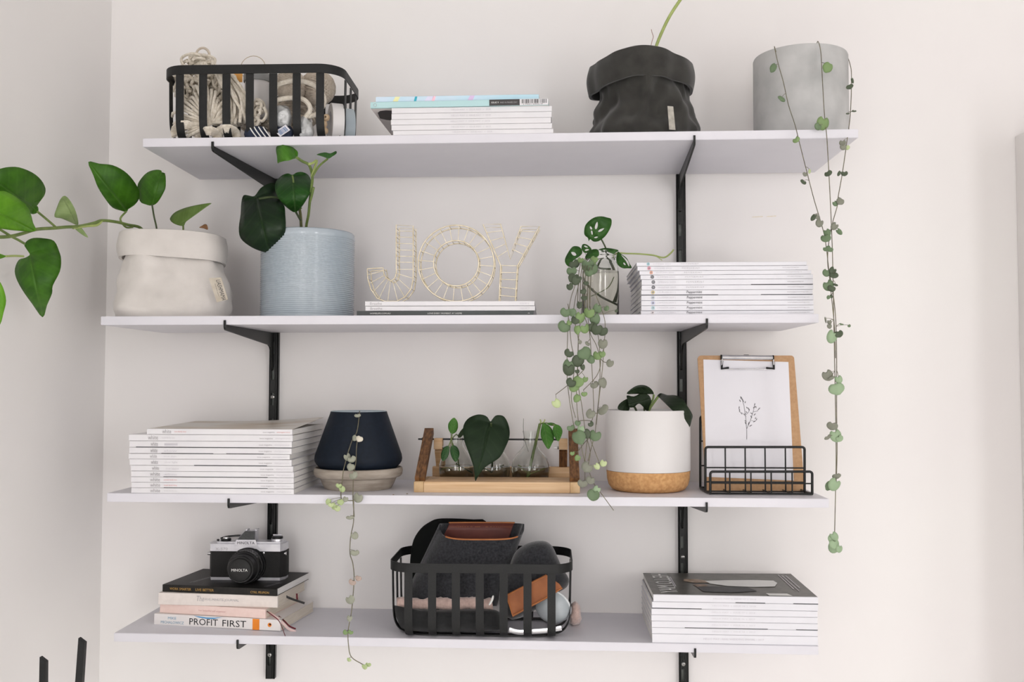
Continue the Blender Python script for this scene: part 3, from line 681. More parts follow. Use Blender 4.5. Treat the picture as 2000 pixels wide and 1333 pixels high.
for i in range(16):
    o = i*3.4; pts = [(420+o*.55+random.uniform(-4,4), 140+random.uniform(-4,4)), (432+o*.7, 165), (445+o*.75+random.uniform(-5,5), 190), (452+o*.7+random.uniform(-5,5), 215), (446+o*.9+random.uniform(-6,6), 240)]
    MB().tube(smooth_path([at(*p, yA-.006+random.uniform(-.012,.012)) for p in pts], 4), .0026, 6).build('cord', ROPE, t)
tangle('short knotted white cord bundle right of the wavy hank in the upper basket', 500, 222, 26, 34, yA-.004, 16, .0026, seed=9, dep=.012)
MB_ = MB(); MB_.tube([at(396+13*math.cos(a*.35), 108-13*math.sin(a*.35)*1.1, BAy+.01) for a in range(10)], .0024, 6)
one('cord_loop', 'small beige cord loop on top of the heaped cord in the upper basket', 'rope', MB_, YARN, g)
# thin wooden hoop standing behind
p = at(494, 133, BAy+.05)
one('craft_hoop', 'thin pale hoop rising behind the rim of the upper basket', 'hoop', MB().tube([(p.x+.0235*math.cos(a*.2618), p.y+.002*math.sin(a*.2618), p.z+.0235*math.sin(a*.2618)) for a in range(24)], .0007, 6, True), mat('pale_wood', (196,182,160), .6, c2=(180,164,140), scale=80))
# yarn balls
def ball(label, u, v, r, y, m, seed):
    random.seed(seed); c = at(u, v, y); t = thing('yarn_ball', label, 'yarn', c-Vector((0,0,r)), 'yarn in the upper basket'); prof = [(max(.0001, r*.96*math.cos(a)), r*.96*math.sin(a)) for a in [(-.5+i/14)*math.pi for i in range(15)]]
    MB().lathe(prof, c, 28).build('core', m, t)
    for lay in range(5):
        ax = Euler((random.uniform(-.9,.9), random.uniform(-.9,.9), random.uniform(0,3))).to_matrix(); mb = MB()
        for k in range(8):
            h = (k-3.5)*r*.13; q = math.sqrt(max(0, (r*1.0)**2-h*h)); mb.tube([c+ax @ Vector((q*math.cos(a*.393), q*math.sin(a*.393), h)) for a in range(16)], .0019, 5, True)
        mb.build('winding', m, t)['kind'] = 'stuff'
ball('beige yarn ball left of the pair in the upper basket', 567, 168, .027, BAy-.035, YARN, 21)
ball('beige yarn ball right of the pair in the upper basket', 621, 172, .030, BAy-.012, YARN, 22)
for j, (pts, lb) in enumerate(([[(535,178),(545,165),(575,158),(605,163),(626,178),(633,200),(620,222),(600,228)], 'thick cream rope looping over the yarn balls in the upper basket'],
                               [[(540,196),(560,192),(585,192),(600,200),(606,215),(596,230)], 'short thick cream rope under the yarn balls in the upper basket'])):
    one('thick_rope', lb, 'rope', MB().tube(smooth_path([at(*p, yA-.012-.004*j) for p in pts], 4), .0042, 8), ROPE, g)
# tub with grey lid, orange tag
c = at(503, 190, BAy-.02); t = thing('small_tub', 'white tub with a grey lid in the middle of the upper basket', 'tub', c-Vector((0,0,.04)))
MB().lathe([(.018,-.04),(.021,-.03),(.0225,.022),(.022,.026)], c, 32).build('body', CERAM, t); MB().lathe([(.0245,.026),(.0248,.028),(.0248,.038),(.023,.04),(.0001,.0402)], c, 32).build('lid', mat('grey_lid', (140,142,142), .5, c2=(128,130,130), scale=30), t)
p = at(465, 148, BAy-.0); one('paper_tag', 'small orange paper tag between cords in the upper basket', 'tag', MB().box(p.x-.008, p.x+.008, p.y-.0005, p.y+.0005, p.z-.012, p.z+.012, bev=.0003), mat('orange_card', (222,164,84), .6, c2=(214,154,76), scale=40))
# navy skein with stripes, barcode tag
t = thing('navy_skein', 'navy packet with white stripes low in the upper basket', 'packet', at(505, 268, yA))
inflate([(478,268),(480,252),(492,246),(512,247),(522,255),(524,272),(500,280)], PX, yA-.012, .016).build('packet_body', mat('navy_cloth', (34,42,62), .8, c2=(40,50,72), scale=60), t)
for i in range(4): MB().tube(smooth_path([at(487+i*9, 247+i*.5, yA-.0265+.002*abs(i-1.5)), at(492+i*9, 256, yA-.030), at(501+i*9, 268, yA-.0285)], 3), .0011, 6).build('stripe', WHITETX, t)
t = thing('barcode_tag', 'tilted white tag with a blue barcode on navy backing in the upper basket', 'tag', at(552, 262, yA))
inflate([(533,252),(556,240),(574,256),(566,274),(545,276)], PX, yA-.008, .012).build('backing', mat('navy_cloth', (34,42,62), .8), t)
Q = [at(*cr((500,90,7.014), q), yA-.0225) for q in ((262,1170),(405,1078),(470,1150),(330,1245))]
MB().prism(Q, (0, .0008, 0)).build('card', PAPER, t); ex, ey = Q[1]-Q[0], Q[3]-Q[0]; x = .14
while x < .88:
    wd = random.choice((.03, .05, .07)); a = [Q[0]+ex*(x)+ey*.16, Q[0]+ex*(x+wd)+ey*.16, Q[0]+ex*(x+wd)+ey*.84, Q[0]+ex*x+ey*.84]
    MB().prism([q+Vector((0, -.0003, 0)) for q in a], (0, .0003, 0)).build('bar', mat('blue_ink', (88,120,160), .6), t); x += wd+random.choice((.03, .05))
# crinkled plastic bags
for j, (pts, lb) in enumerate(([[(535,215),(548,205),(562,210),(570,228),(566,246),(548,250),(536,238)], 'crumpled clear plastic bag under the left yarn ball in the upper basket'],
                               [[(580,236),(592,228),(606,236),(612,252),(610,268),(590,272),(578,256)], 'crumpled clear plastic bag under the right yarn ball in the upper basket'])):
    mb = inflate(pts, PX, yA-.01, .014)
    for v in mb.v: v += noise.noise_vector(v*90)*.004
    one('plastic_bag', lb, 'bag', mb, mat('plastic_film', (150,152,152), .12, c2=(198,200,200), scale=60, spec=.9, bump=.5, bscale=90, bdist=.006), 'plastic bags in the upper basket')
# tape rolls and beads
for j, (u, wpx, m, rr, lb) in enumerate(((655, .0105, CERAM, .037, 'white tape roll standing at the right end of the upper basket'), (671, .009, mat('grey_blue_tape', (176,188,194), .5, c2=(166,178,186), scale=40), .0365, 'grey-blue tape roll standing behind the white one in the upper basket'))):
    c = at(u, 226, BAy-.028+.03*j); c.x = at(u, 226, BAy-.03).x; c.z = BAz+.004+rr
    mb = MB(); mb.M = Matrix.Translation(c) @ Matrix.Rotation(.38, 4, 'Z') @ Matrix.Translation(-c)
    mb.lathe([(rr*.6, -wpx*.95), (rr, -wpx*.95), (rr, wpx*.95), (rr*.6, wpx*.95)], c, 40, 'x', closed=True); one('tape_roll', lb, 'tape', mb, m, 'tape rolls in the upper basket')
for j, (u, v) in enumerate(((637,230),(632,243),(634,256))):
    c = at(u, v, BAy-.055); one('wooden_bead', f'round pale wooden bead in the upper basket, {["top", "middle", "bottom"][j]} of three', 'bead', MB().lathe([(.0018,-.0055),(.0045,-.0045),(.0066,0),(.0045,.0045),(.0018,.0055)], c, 20, 'y', closed=True), mat('bead_wood', (214,190,158), .6, c2=(200,174,140), scale=80), 'wooden beads')

# ---- basket B contents
yB = BBy
t = thing('soft_case', 'large black rounded case at the back of the lower basket', 'case', at(850, 1225, yB+.05))
inflate([(300,560),(302,420),(330,270),(400,160),(480,100),(560,68),(700,64),(900,74),(1020,92),(1060,300),(1060,700),(1000,1000),(340,1000)], I4, yB+.064, .021).build('shell', mat('black_neoprene', (16,18,17), .85, c2=(20,22,21), scale=60, spec=.2), t)
# felt sleeve, open top with leather lining
t = thing('felt_sleeve', 'open charcoal felt sleeve with brown leather lining in the lower basket', 'sleeve', at(890, 1180, yB))
def sleeve(th, h, ins=0):
    th = th*2*math.pi; c, s_ = math.cos(th), math.sin(th)
    def row(q):  # bottom / top centre, half width
        ub, ut = 660, 980; cxp = ub+(ut-ub)*q; hwp = 462+(405-462)*q; return cxp, hwp
    cxp, hwp = row(h); hwp -= ins
    yy = yB-.005+(.034-ins*.0002)*(s_ if abs(s_) < 1 else s_)*(1-.15*h)
    front = max(0, -s_); ztop = 118+150*max(0, -s_)**.5 if s_ < 0 else 118-10*s_
    vv = 900+(ztop-900)*h
    sg = 1 if c >= 0 else -1
    return at(*cr(I4, (cxp+hwp*sg*abs(c)**.55, vv)), yy)
mb = MB(); mb.grid(lambda a, b: sleeve(a, b), 64, 10, wrapu=True); mb.grid(lambda a, b: sleeve(1-a, .25+.75*b, 14), 64, 8, wrapu=True)
mb.grid(lambda a, b: sleeve(a, 1)*(1-b)+sleeve(a, 1, 14)*b, 64, 2, wrapu=True); mb.build('felt_body', FELT, t, 1.0)
def lining(a, b, ins):
    th = .25-.115+.23*a  # back half, middle
    return sleeve(.135+.23*a, .55+.45*b, ins)
mb = MB(); mb.grid(lambda a, b: lining(1-a, b*.995, 20), 24, 6); solid(mb.build('leather_lining', LEATHD, t, 1.0), .001)
mb = MB(); mb.tube([sleeve(.135+.23*i/20, 1, 12)+Vector((0,0,.0008)) for i in range(21)], .0014, 6); mb.build('leather_edge', EDGE, t)
mb = MB(); mb.tube([sleeve(.615+.27*i/20, 1, 4)+Vector((0,-.0006,.0004)) for i in range(21)], .0014, 6); mb.build('leather_edge', EDGE, t)
for i in range(26):
    a, b = lining(.03+.94*i/26, .9, 25), lining(.03+.94*(i+.5)/26, .9, 25); MB().tube([a, b], .0004, 4).build('stitch', EDGE, t)
# felt case with tan strap
t = thing('felt_case', 'charcoal felt case with a tan leather strap at the right of the lower basket', 'case', at(1045, 1215, yB-.02))
inflate([(1230,560),(1290,400),(1380,320),(1490,282),(1590,284),(1655,335),(1700,430),(1750,540),(1810,640),(1790,720),(1680,790),(1500,930),(1270,1030),(1150,900),(1160,700)], I4, yB-.02, .036).build('felt_body', FELT, t, 1.2)
Q = [(1205,795),(1590,600),(1720,690),(1750,735),(1600,830),(1275,1005)]; yS = yB-.066
def ybow(p): return yS + .012*((p[0]-1450)/300)**2
mb = MB(); P = [at(*cr(I4, p), ybow(p)) for p in Q]; mb.prism(P, (0, .002, 0)); mb.build('strap', LEATHER, t)
for a, b in (((1215,800),(1590,612)), ((1275,992),(1600,818)), ((1600,818),(1745,728)), ((1215,800),(1275,992))):
    MB().tube([at(*cr(I4, (a[0]+(b[0]-a[0])*q, a[1]+(b[1]-a[1])*q)), ybow((a[0]+(b[0]-a[0])*q, 0))-.0006) for q in (0, .33, .66, 1)], .0011, 6).build('strap_edge', EDGE, t)
# slipper-like black pouch with fleece
t = thing('fleece_pouch', 'black pouch with a pinkish fleece rim low in the lower basket', 'pouch', at(860, 1238, yB-.02))
inflate([(140,900),(240,915),(600,930),(1000,925),(1150,960),(1180,1080),(1120,1140),(300,1140),(180,1040)], I4, yB-.035, .04).build('pouch_body', FELTB, t, 1.2)
mb = MB(); random.seed(8); mb.tube(smooth_path([at(*cr(I4, (x, 880+8*math.sin(x*.02))), yB-.045+.00002*abs(x-600)) for x in range(180, 1090, 60)], 3), [.0105+.0008*math.sin(i*.9) for i in range(46)][:46], 12)
for v in mb.v: v += noise.noise_vector(v*220)*.0022
mb.build('fleece_rim', FLEECE, t, 3)
# dome of milky plastic, band, ribbon
c = at(*cr(I4, (1645, 915)), yB-.04); t = thing('plastic_dome', 'milky round plastic dome at the right end of the lower basket', 'dome', c-Vector((0,0,.036)))
MILK = mat('milky_plastic', (186,192,196), .22, c2=(160,168,172), scale=14, spec=.6)
mb = MB(); mb.M = Matrix.Translation(c) @ Matrix.Rotation(.5, 4, 'X') @ Matrix.Rotation(-.4, 4, 'Z') @ Matrix.Translation(-c)
mb.lathe([(.0001,-.020),(.012,-.0185),(.023,-.013),(.0305,-.004),(.032,.006),(.0305,.007)], c, 36, 'y'); mb.build('dome', MILK, t, 1)
mb = MB(); mb.M = Matrix.Translation(c) @ Matrix.Rotation(.5, 4, 'X') @ Matrix.Rotation(-.4, 4, 'Z') @ Matrix.Translation(-c); mb.tube([c+Vector((.0325*math.cos(a*.2094), .007, .0325*math.sin(a*.2094))) for a in range(30)], .002, 8, True); mb.build('rim', mat('clear_rim', (210,214,216), .15, c2=(196,200,204), scale=30), t)
one('silver_band', 'flat silver band lying on the bottom of the lower basket', 'band', MB().tube(smooth_path([at(*cr(I4, p), yB-.064) for p in ((1240,1125),(1330,1150),(1450,1145),(1600,1135),(1740,1110))], 4), .0045, 8, flat=.25), CHROME)
one('white_ribbon', 'small white ribbon bow in the middle of the lower basket', 'ribbon', MB().tube(smooth_path([at(*cr(I4, p), yB-.07) for p in ((1050,890),(1075,850),(1090,800))], 3), [.0012,.0016,.002,.002,.0022,.0018,.001], 6), WHITETX)
mb = inflate([(1826,900),(1850,862),(1885,860),(1910,900),(1925,960),(1920,1040),(1900,1074),(1830,1072),(1815,990)], I4, yB+.03, .025)
for v in mb.v: v += noise.noise_vector(v*260)*.0025
one('fleece_cushion', 'pale pink fluffy lump behind the right end of the lower basket', 'fleece', mb, FLEECE, sharp=3)

# ================================================================ fabric bag planters
def fabric_bag(name, label, c, zb, prof, cuff, m, seed, p=2.6, rot=0, wr=.004, ry=.95, lean=(0,0)):
    """prof [(height, radius)]; cuff = functions (z low, z high, radius) of angle"""
    t = thing(name, label, 'planter', (c[0], c[1], zb)); H = prof[-1][0]
    def rad(h):
        for (h0, r0), (h1, r1) in zip(prof, prof[1:]):
            if h <= h1: q = (h-h0)/(h1-h0); q = q*q*(3-2*q); return r0+(r1-r0)*q
        return prof[-1][1]
    def se(th): a = th-rot; return (abs(math.cos(a))**p+abs(math.sin(a))**p)**(-1/p)
    def wrk(th, h): 
        q = noise.noise(Vector((math.cos(th)*1.6, math.sin(th)*1.6, h*16+seed)))+.6*noise.noise(Vector((math.cos(th)*4+seed, math.sin(th)*4, h*34)))
        return wr*q*2*min(1, h/.012)
    def pt(th, h, dr=0):
        r = rad(h)*se(th)+wrk(th, h)+dr; return (c[0]+lean[0]*h+r*math.cos(th), c[1]+lean[1]*h+r*math.sin(th)*ry, zb+h)
    mb = MB(); mb.grid(lambda a, b: pt(2*math.pi*a, H*b), 96, 34, wrapu=True)
    mb.grid(lambda a, b: pt(-2*math.pi*a, H*(.55+.45*b), -.0025), 96, 10, wrapu=True)
    mb.add([pt(2*math.pi*i/48, .0003, -.001) for i in range(48)], [tuple(range(48))[::-1]]); mb.build('bag_body', m, t, 3)
    mb = MB(); lo, hi, cr_ = cuff
    def cp(a, b, out):
        th = 2*math.pi*a; h = lo(th)+(hi(th)-lo(th))*b; r = cr_(th)*se(th)+wr*.7*noise.noise(Vector((math.cos(th)*2.5, math.sin(th)*2.5, h*12+seed*2)))+(out*.002)
        bulge = .004*math.sin(math.pi*b)
        return (c[0]+lean[0]*h+(r+bulge)*math.cos(th), c[1]+lean[1]*h+(r+bulge)*math.sin(th)*ry, zb+h)
    mb.grid(lambda a, b: cp(a, b, 1), 96, 12, wrapu=True); mb.grid(lambda a, b: cp(1-a, b, -1.6), 96, 8, wrapu=True)
    mb.grid(lambda a, b: tuple(Vector(cp(a, 1, 1))*(1-b)+Vector(cp(a, 1, -1.6))*b+Vector((0, 0, .0012*math.sin(math.pi*b)))) , 96, 4, wrapu=True)
    mb.grid(lambda a, b: tuple(Vector(cp(1-a, 0, 1))*(1-b)+Vector(cp(1-a, 0, -1.6))*b), 96, 2, wrapu=True); mb.build('folded_cuff', m, t, 3)
    hs = H*.86; MB().lathe([(.0001, hs+.004), (rad(hs)*.5, hs+.003), (rad(hs)*.93, hs)], (c[0]+lean[0]*hs, c[1]+lean[1]*hs, zb), 40).build('soil', SOIL, t)
    return t, pt
# charcoal bag on the topmost shelf
cc = at(1252, 255, -.155); zc0 = sz(0, cc.x)
def px_h(u, v, y, zb): return at(u, v, y).z-zb
bt, bpt = fabric_bag('charcoal_fabric_planter', 'charcoal fabric planter bag with a folded cuff on the topmost shelf', (cc.x, -.155), zc0,
    [(0,.089),(.02,.094),(.05,.083),(.085,.079),(.12,.077),(.142,.077)],
    (lambda th: .112-.013*abs(math.cos(th))**2+.004*math.sin(th+.5), lambda th: .156-.006*math.cos(th)**2+.003*math.sin(3*th), lambda th: .0862), CHARC, 3.3, 2.3, .6, .0085)
q = [bpt(math.radians(a), h, .0012) for a, h in ((-58,.008),(-50,.008),(-50,.055),(-58,.055))]
tg = MB(); tg.prism([at(*cr(K3, p), -.2515) for p in ((905,920),(955,925),(975,1128),(920,1124))], (0, .0012, 0)); tg.build('side_tag', mat('tag_linen', (186,182,172), .8, c2=(160,156,146), scale=120), bt)
one('plant_stem', 'long pale green stem rising out of the charcoal fabric planter', 'plant', MB().tube(smooth_path([at(*cr(K3, p), y) for p, y in (((790,520),-.17),((805,410),-.172),((860,270),-.178),((930,130),-.185),((1015,0),-.19),((1100,-120),-.2),((1190,-230),-.2))], 4), .0028, 10), STEML)
one('dry_root', 'tiny dry pinkish root beside the pale stem in the charcoal planter', 'plant', MB().tube(smooth_path([at(*cr(K3, p), -.165) for p in ((755,430),(770,360),(782,320),(770,280),(765,255))], 3), .0006, 5), mat('dry_root', (170,136,124), .8, c2=(150,116,104), scale=60))
# beige bag on the second shelf
cb = at(337, 610, -.165); zc1 = sz(1, cb.x)
bt2, bpt2 = fabric_bag('beige_fabric_planter', 'beige fabric planter bag with a folded cuff at the left of the second shelf', (cb.x, -.165), zc1,
    [(0,.096),(.015,.100),(.06,.095),(.095,.086),(.11,.081),(.15,.080)],
    (lambda th: .106-.004*math.cos(th), lambda th: .1545+.003*math.sin(th)-.006*abs(math.cos(th))**3, lambda th: .0895), CANVAS, 8.1, 3.1, .35, .005, lean=(-.01, 0))
Q = [at(*cr(K5, p), -.2595) for p in ((1430,925),(1515,920),(1562,1070),(1485,1090))]
tg = MB(); tg.prism(Q, (0, .0012, 0)); tgo = tg.build('side_tag', mat('tag_washed', (196,188,174), .8, c2=(182,172,156), scale=60), bt2)
ax, up_ = (Q[2]-Q[1]).normalized(), (Q[1]-Q[0]).normalized(); mb = MB()
text3(mb, 'UASHMAMA', Q[1]+ax*.004-up_*.0105+Vector((0,-.0004,0)), ax*.037, up_*.0075); mb.build('tag_lettering', DARKTX, tgo, 0)
mb = MB(); text3(mb, 'washable paper', Q[1]+ax*.010-up_*.0145+Vector((0,-.0004,0)), ax*.024, up_*.0018); mb.build('tag_lettering', DARKTX, tgo, 0)

# pothos trailing out of the beige bag
t = thing('trailing_pothos', 'trailing heart-leaved vine growing out of the beige fabric planter', 'plant', at(290, 500, -.17))
def yp(x): return -.185-.0011*max(0, 960-x)*.26 - (0 if x > 500 else (500-x)*.00012)
def pst(pts, r, m=STEM, nm='stem', dy=0): MB().tube(smooth_path([at(*cr(K5, p), yp(p[0])+dy) for p in pts], 4), r, 8).build(nm, m, t)
pst([(1010,640),(960,578),(880,560),(800,540),(700,530),(640,548),(540,570),(450,575),(370,582),(250,590),(150,620),(60,640),(-60,645)], .0026)
pst([(-10,585),(80,640),(120,660),(168,688)], .0019); pst([(258,470),(330,530),(385,578)], .0019); pst([(865,468),(825,515),(842,555),(870,578),(910,575)], .0017); pst([(1042,420),(1055,500),(1072,575),(1075,620)], .0015, STEMD)
pst([(700,527),(665,560),(600,566),(500,580)], .0024, STEML); pst([(40,775),(100,772),(160,775)], .0017, STEML); pst([(520,562),(520,580),(545,572)], .0016); pst([(1255,560),(1256,600)], .0016)
for pts, b, tp, m, dy, cup, bend in (
 ([(605,128),(680,140),(770,150),(850,190),(910,250),(950,320),(952,380),(920,425),(884,443),(868,470),(830,462),(770,440),(720,380),(670,300),(640,220)], (868,468), (605,128), LPOTH, 0, .35, .1),
 ([(1040,427),(1000,420),(958,395),(942,300),(962,250),(1010,200),(1070,182),(1108,190),(1096,222),(1130,205),(1136,290),(1120,340),(1080,405)], (1040,427), (1108,188), LPOTH, .004, .4, .05),
 ([(1255,567),(1200,555),(1168,530),(1170,505),(1205,470),(1280,440),(1380,418),(1450,411),(1390,442),(1320,492),(1275,537)], (1240,562), (1450,411), leafmat('pothos_olive', (84,108,48), (98,124,62), vamt=.2), -.01, .5, 0),
 ([(525,560),(480,540),(420,515),(373,503),(390,440),(418,378),(448,361),(485,400),(520,470),(537,545)], (527,556), (430,372), LPOTHP, .004, -.3, .1),
 ([(510,580),(548,573),(580,608),(604,647),(560,625)], (520,577), (604,647), LPOTHP, .004, .3, 0),
 ([(-60,200),(0,175),(60,163),(130,165),(220,200),(280,250),(311,310),(302,360),(275,385),(237,397),(243,420),(262,440),(258,475),(215,485),(190,450),(100,390),(0,330),(-70,290)], (248,460), (-70,230), LPOTH, .012, .3, .1),
 ([(-80,360),(0,328),(60,340),(130,385),(190,440),(212,490),(226,545),(242,602),(130,600),(40,590),(-40,570),(-120,480)], (-110,430), (242,602), LPOTHB, -.03, .4, .1),
 ([(205,764),(210,730),(168,705),(185,670),(230,650),(300,652),(370,670),(405,740),(419,800),(410,880),(362,975),(356,1030),(322,1110),(292,1193),(220,1100),(150,1000),(110,920),(103,860),(130,800),(175,785)], (200,745), (292,1193), LPOTH, -.012, .5, .2),
 ([(-20,930),(0,950),(25,1000),(42,1080),(25,1160),(0,1245),(-60,1300),(-100,1100)], (-60,950), (-50,1300), LPOTHB, -.02, .3, 0),
 ([(-30,750),(0,758),(40,775),(0,792),(-30,790)], (40,775), (-40,770), LPOTHB, 0, .3, 0)):
    leafpx(t, K5, pts, b, tp, yp(b[0])+dy-.002, yp(max(tp[0], -60))+dy-.006, m, cup, bend)
leafpx(t, K5, [(1365,578),(1385,565),(1400,556),(1418,560),(1424,592),(1395,584)], (1420,590), (1368,576), -.20, -.205, mat('dead_leaf', (142,104,70), .8, c2=(120,84,54), scale=80), .6, name='withered_leaf')

# ================================================================ round pots
def pot_base(u, v, i, y): p = at(u, v, y); return Vector((p.x, y, sz(i, p.x)))
# concrete pot
c = pot_base(1564, 250, 0, -.148); r = 91/1900*(1.8905-.148)*.985
ztop = at(1564, 83, -.148-r).z-c.z
t = thing('concrete_pot', 'round grey concrete plant pot at the right end of the topmost shelf', 'pot', c)
MB().lathe([(.0001,.0002),(r*.97,.0002),(r,.003),(r,ztop-.004),(r-.0012,ztop-.001),(r-.004,ztop),(r-.009,ztop-.001),(r-.010,ztop-.006),(r-.011,ztop-.05)], c, 72).build('body', CONC, t)
MB().lathe([(.0001,ztop-.02),(r-.0105,ztop-.022)], c, 40).build('soil', SOIL, t); CONCTOP = c.z+ztop
# ribbed glazed pot
c = pot_base(600.5, 615, 1, -.148); r = 92.5/1900*(1.8905-.148)*.99; ztop = at(600, 443, -.148-r).z-c.z
t = thing('ribbed_pot', 'glossy blue-grey cylinder pot with fine horizontal ribs on the second shelf', 'pot', c)
prof = [(.0001,.0002),(r-.003,.0002),(r-.0005,.002)]
nr = 40; z0r, z1r = .006, ztop-.012
for i in range(nr*4+1):
    q = i/(nr*4); prof.append((r-.0008+.0008*math.cos(2*math.pi*i/4), z0r+(z1r-z0r)*q))
prof += [(r,ztop-.008),(r-.0005,ztop-.002),(r-.002,ztop),(r-.004,ztop-.001),(r-.005,ztop-.004),(r-.006,ztop-.06)]
MB().lathe(prof, c, 88).build('body', GLAZE, t, 2); MB().lathe([(.0001,ztop-.018),(r-.0055,ztop-.02)], c, 40).build('soil', SOIL, t)
t = thing('philodendron', 'philodendron with big drooping dark leaf in the ribbed blue-grey pot', 'plant', c+Vector((0,0,ztop-.02)))
def st6(pts, r_, m, y=-.15, yt=None):
    P = [at(*cr(K6, p), y+((yt or y)-y)*i/(len(pts)-1)) for i, p in enumerate(pts)]; MB().tube(smooth_path(P, 4), r_, 8).build('stem', m, t)
st6([(560,720),(555,640),(570,560),(580,460),(590,380),(597,310),(590,260),(570,215),(530,195),(490,168)], .0024, STEM, -.15, -.287)
st6([(525,700),(520,640),(515,560),(505,500)], .0026, mat('brown_green_stem', (92,96,54), .6, c2=(110,110,66), scale=60), -.155)
st6([(597,300),(640,230),(700,178)], .0018, STEM, -.241, -.275); st6([(592,300),(612,240),(626,190),(600,205),(570,214)], .0022, STEML, -.24, -.262); st6([(580,470),(592,430),(605,372)], .0022, STEM, -.20, -.215)
st6([(517,600),(440,480),(340,440),(230,450)], .002, STEMD, -.165, -.205); st6([(520,520),(480,400),(460,290)], .0016, STEM, -.17, -.2)
leafpx(t, K6, [(200,432),(240,380),(290,350),(340,345),(346,400),(370,460),(405,500),(411,560),(414,640),(402,720),(380,780),(345,815),(305,824),(230,805),(160,770),(105,720),(93,650),(105,560),(110,480),(125,428),(160,428)], (203,432), (305,824), -.222, -.262, LDARK, .3, .25)
leafpx(t, K6, [(460,287),(430,277),(390,290),(350,330),(340,380),(355,430),(390,480),(440,525),(480,543),(520,510),(560,450),(590,390),(592,340),(570,290),(530,268),(490,270)], (460,287), (480,543), -.205, -.232, LMID, .4, .2)
leafpx(t, K6, [(492,168),(497,130),(470,105),(440,80),(390,72),(355,88),(348,120),(355,160),(360,208),(380,192),(430,190),(460,180)], (492,166), (358,205), -.288, -.296, LYOUNG, .5, .1)
leafpx(t, K6, [(625,148),(680,133),(720,140),(757,124),(762,140),(735,160),(705,176),(670,160)], (705,174), (625,148), -.276, -.282, LMID, .5, 0)

# navy pot on clay saucer
yN = -.164; ps = at(700, 930, yN); cN = Vector((ps.x, yN, sz(2, ps.x))); s_ = 1/1090
t = thing('clay_saucer', 'round weathered clay saucer under the navy pot', 'saucer', cN)
R_ = 87*s_*.985
MB().lathe([(.0001,.0002),(R_*.74,.0002),(R_*.8,.008),(R_*.86,.0195),(R_*.95,.0215),(R_*.985,.025),(R_,.031),(R_*.985,.0365),(R_*.95,.0375),(R_*.9,.034),(R_*.86,.018),(R_*.78,.010),(.0001,.010)], cN, 72).build('dish', CLAY, t)
cz = cN.z+.0105; zt_ = at(702, 804, yN).z-cz
t = thing('navy_pot', 'navy tapered pot, wide at the bottom, on the clay saucer', 'pot', (cN.x, yN, cz)); rb, rt = 84.5*s_, 54*s_
hb = .042
MB().lathe([(.0001,0),(rb*.5,0),(rb*.64,.008),(rb*.78,.018),(rb*.87,.026),(rb*.95,.0325),(rb*.985,.037),(rb*.998,.042),(rb*.985,.049),(rt+.0012,zt_-.004),(rt,zt_),(rt-.003,zt_),(rt-.003,zt_-.03)], (cN.x, yN, cz), 80).build('body', NAVY, t)
MB().lathe([(rt-.0005,zt_-.0002),(rt-.0005,zt_+.0009),(rt-.0035,zt_+.0009),(rt-.0035,zt_-.02)], (cN.x, yN, cz), 60).build('rim_glaze', NAVYIN, t)
MB().lathe([(.0001,zt_-.012),(rt-.003,zt_-.013)], (cN.x, yN, cz), 40).build('soil', SOIL, t)

# white pot with cork base
yC = -.158; pc = at(1266, 960, yC); cC = Vector((pc.x, yC, sz(2, pc.x))); r = 81.5/1900*(1.8905+yC)*.995
zt_ = at(1266, 803.5, yC-r).z-cC.z; zk = at(1266, 926, yC-r).z-cC.z
t = thing('cork_based_pot', 'white cylinder pot with a cork base on the third shelf', 'pot', cC)
MB().lathe([(r*.985,zk+.0002),(r,zk+.001),(r,zt_-.002),(r-.0008,zt_),(r-.003,zt_),(r-.0038,zt_-.004),(r-.004,zt_-.05)], cC, 80).build('body', CERAM, t)
MB().lathe([(.0001,.0002),(r*.78,.0002),(r*.87,.003),(r*.94,.010),(r*.975,.02),(r*.985,.03),(r*.99,zk),(r*.9,zk+.0001)], cC, 80).build('cork_base', CORK, t)
MB().lathe([(.0001,zt_-.006),(r-.004,zt_-.007)], cC, 40).build('soil', SOIL, t)
t = thing('peperomia', 'low plant with thick dark green leaves in the cork-based pot', 'plant', cC+Vector((0,0,zt_-.008)))
def st8(pts, r_, m=STEM): MB().tube(smooth_path([at(*cr(J8, p), yC-.012) for p in pts], 4), r_, 8).build('stem', m, t)
st8([(545,345),(560,300),(600,240),(642,182)], .0022); st8([(540,340),(560,260),(590,210),(600,158)], .0018); st8([(430,340),(415,300),(395,270)], .002, STEMD); st8([(505,340),(505,285)], .0018, STEMD)
leafpx(t, J8, [(328,152),(380,100),(440,70),(510,68),(570,100),(600,152),(560,150),(500,140),(420,146)], (600,155), (330,152), yC-.01, yC-.03, LPEP, -.5, 0, thick=.0012)
leafpx(t, J8, [(328,170),(400,180),(470,148),(530,155),(565,190),(572,235),(550,290),(540,337),(500,290),(450,250),(400,285),(352,285),(345,230)], (566,188), (345,260), yC-.025, yC-.045, LPEP, .5, 0, thick=.0012)
leafpx(t, J8, [(240,306),(250,260),(300,220),(355,198),(362,250),(346,322),(290,320)], (358,205), (240,306), yC-.03, yC-.045, LPEP, .5, 0, thick=.0012)
leafpx(t, J8, [(636,180),(660,148),(700,155),(740,168),(820,170),(890,205),(930,270),(984,360),(976,420),(955,487),(935,450),(900,390),(840,310),(770,250),(720,190)], (640,176), (955,485), yC-.015, yC-.075, LPEP, .4, .2, thick=.0012)

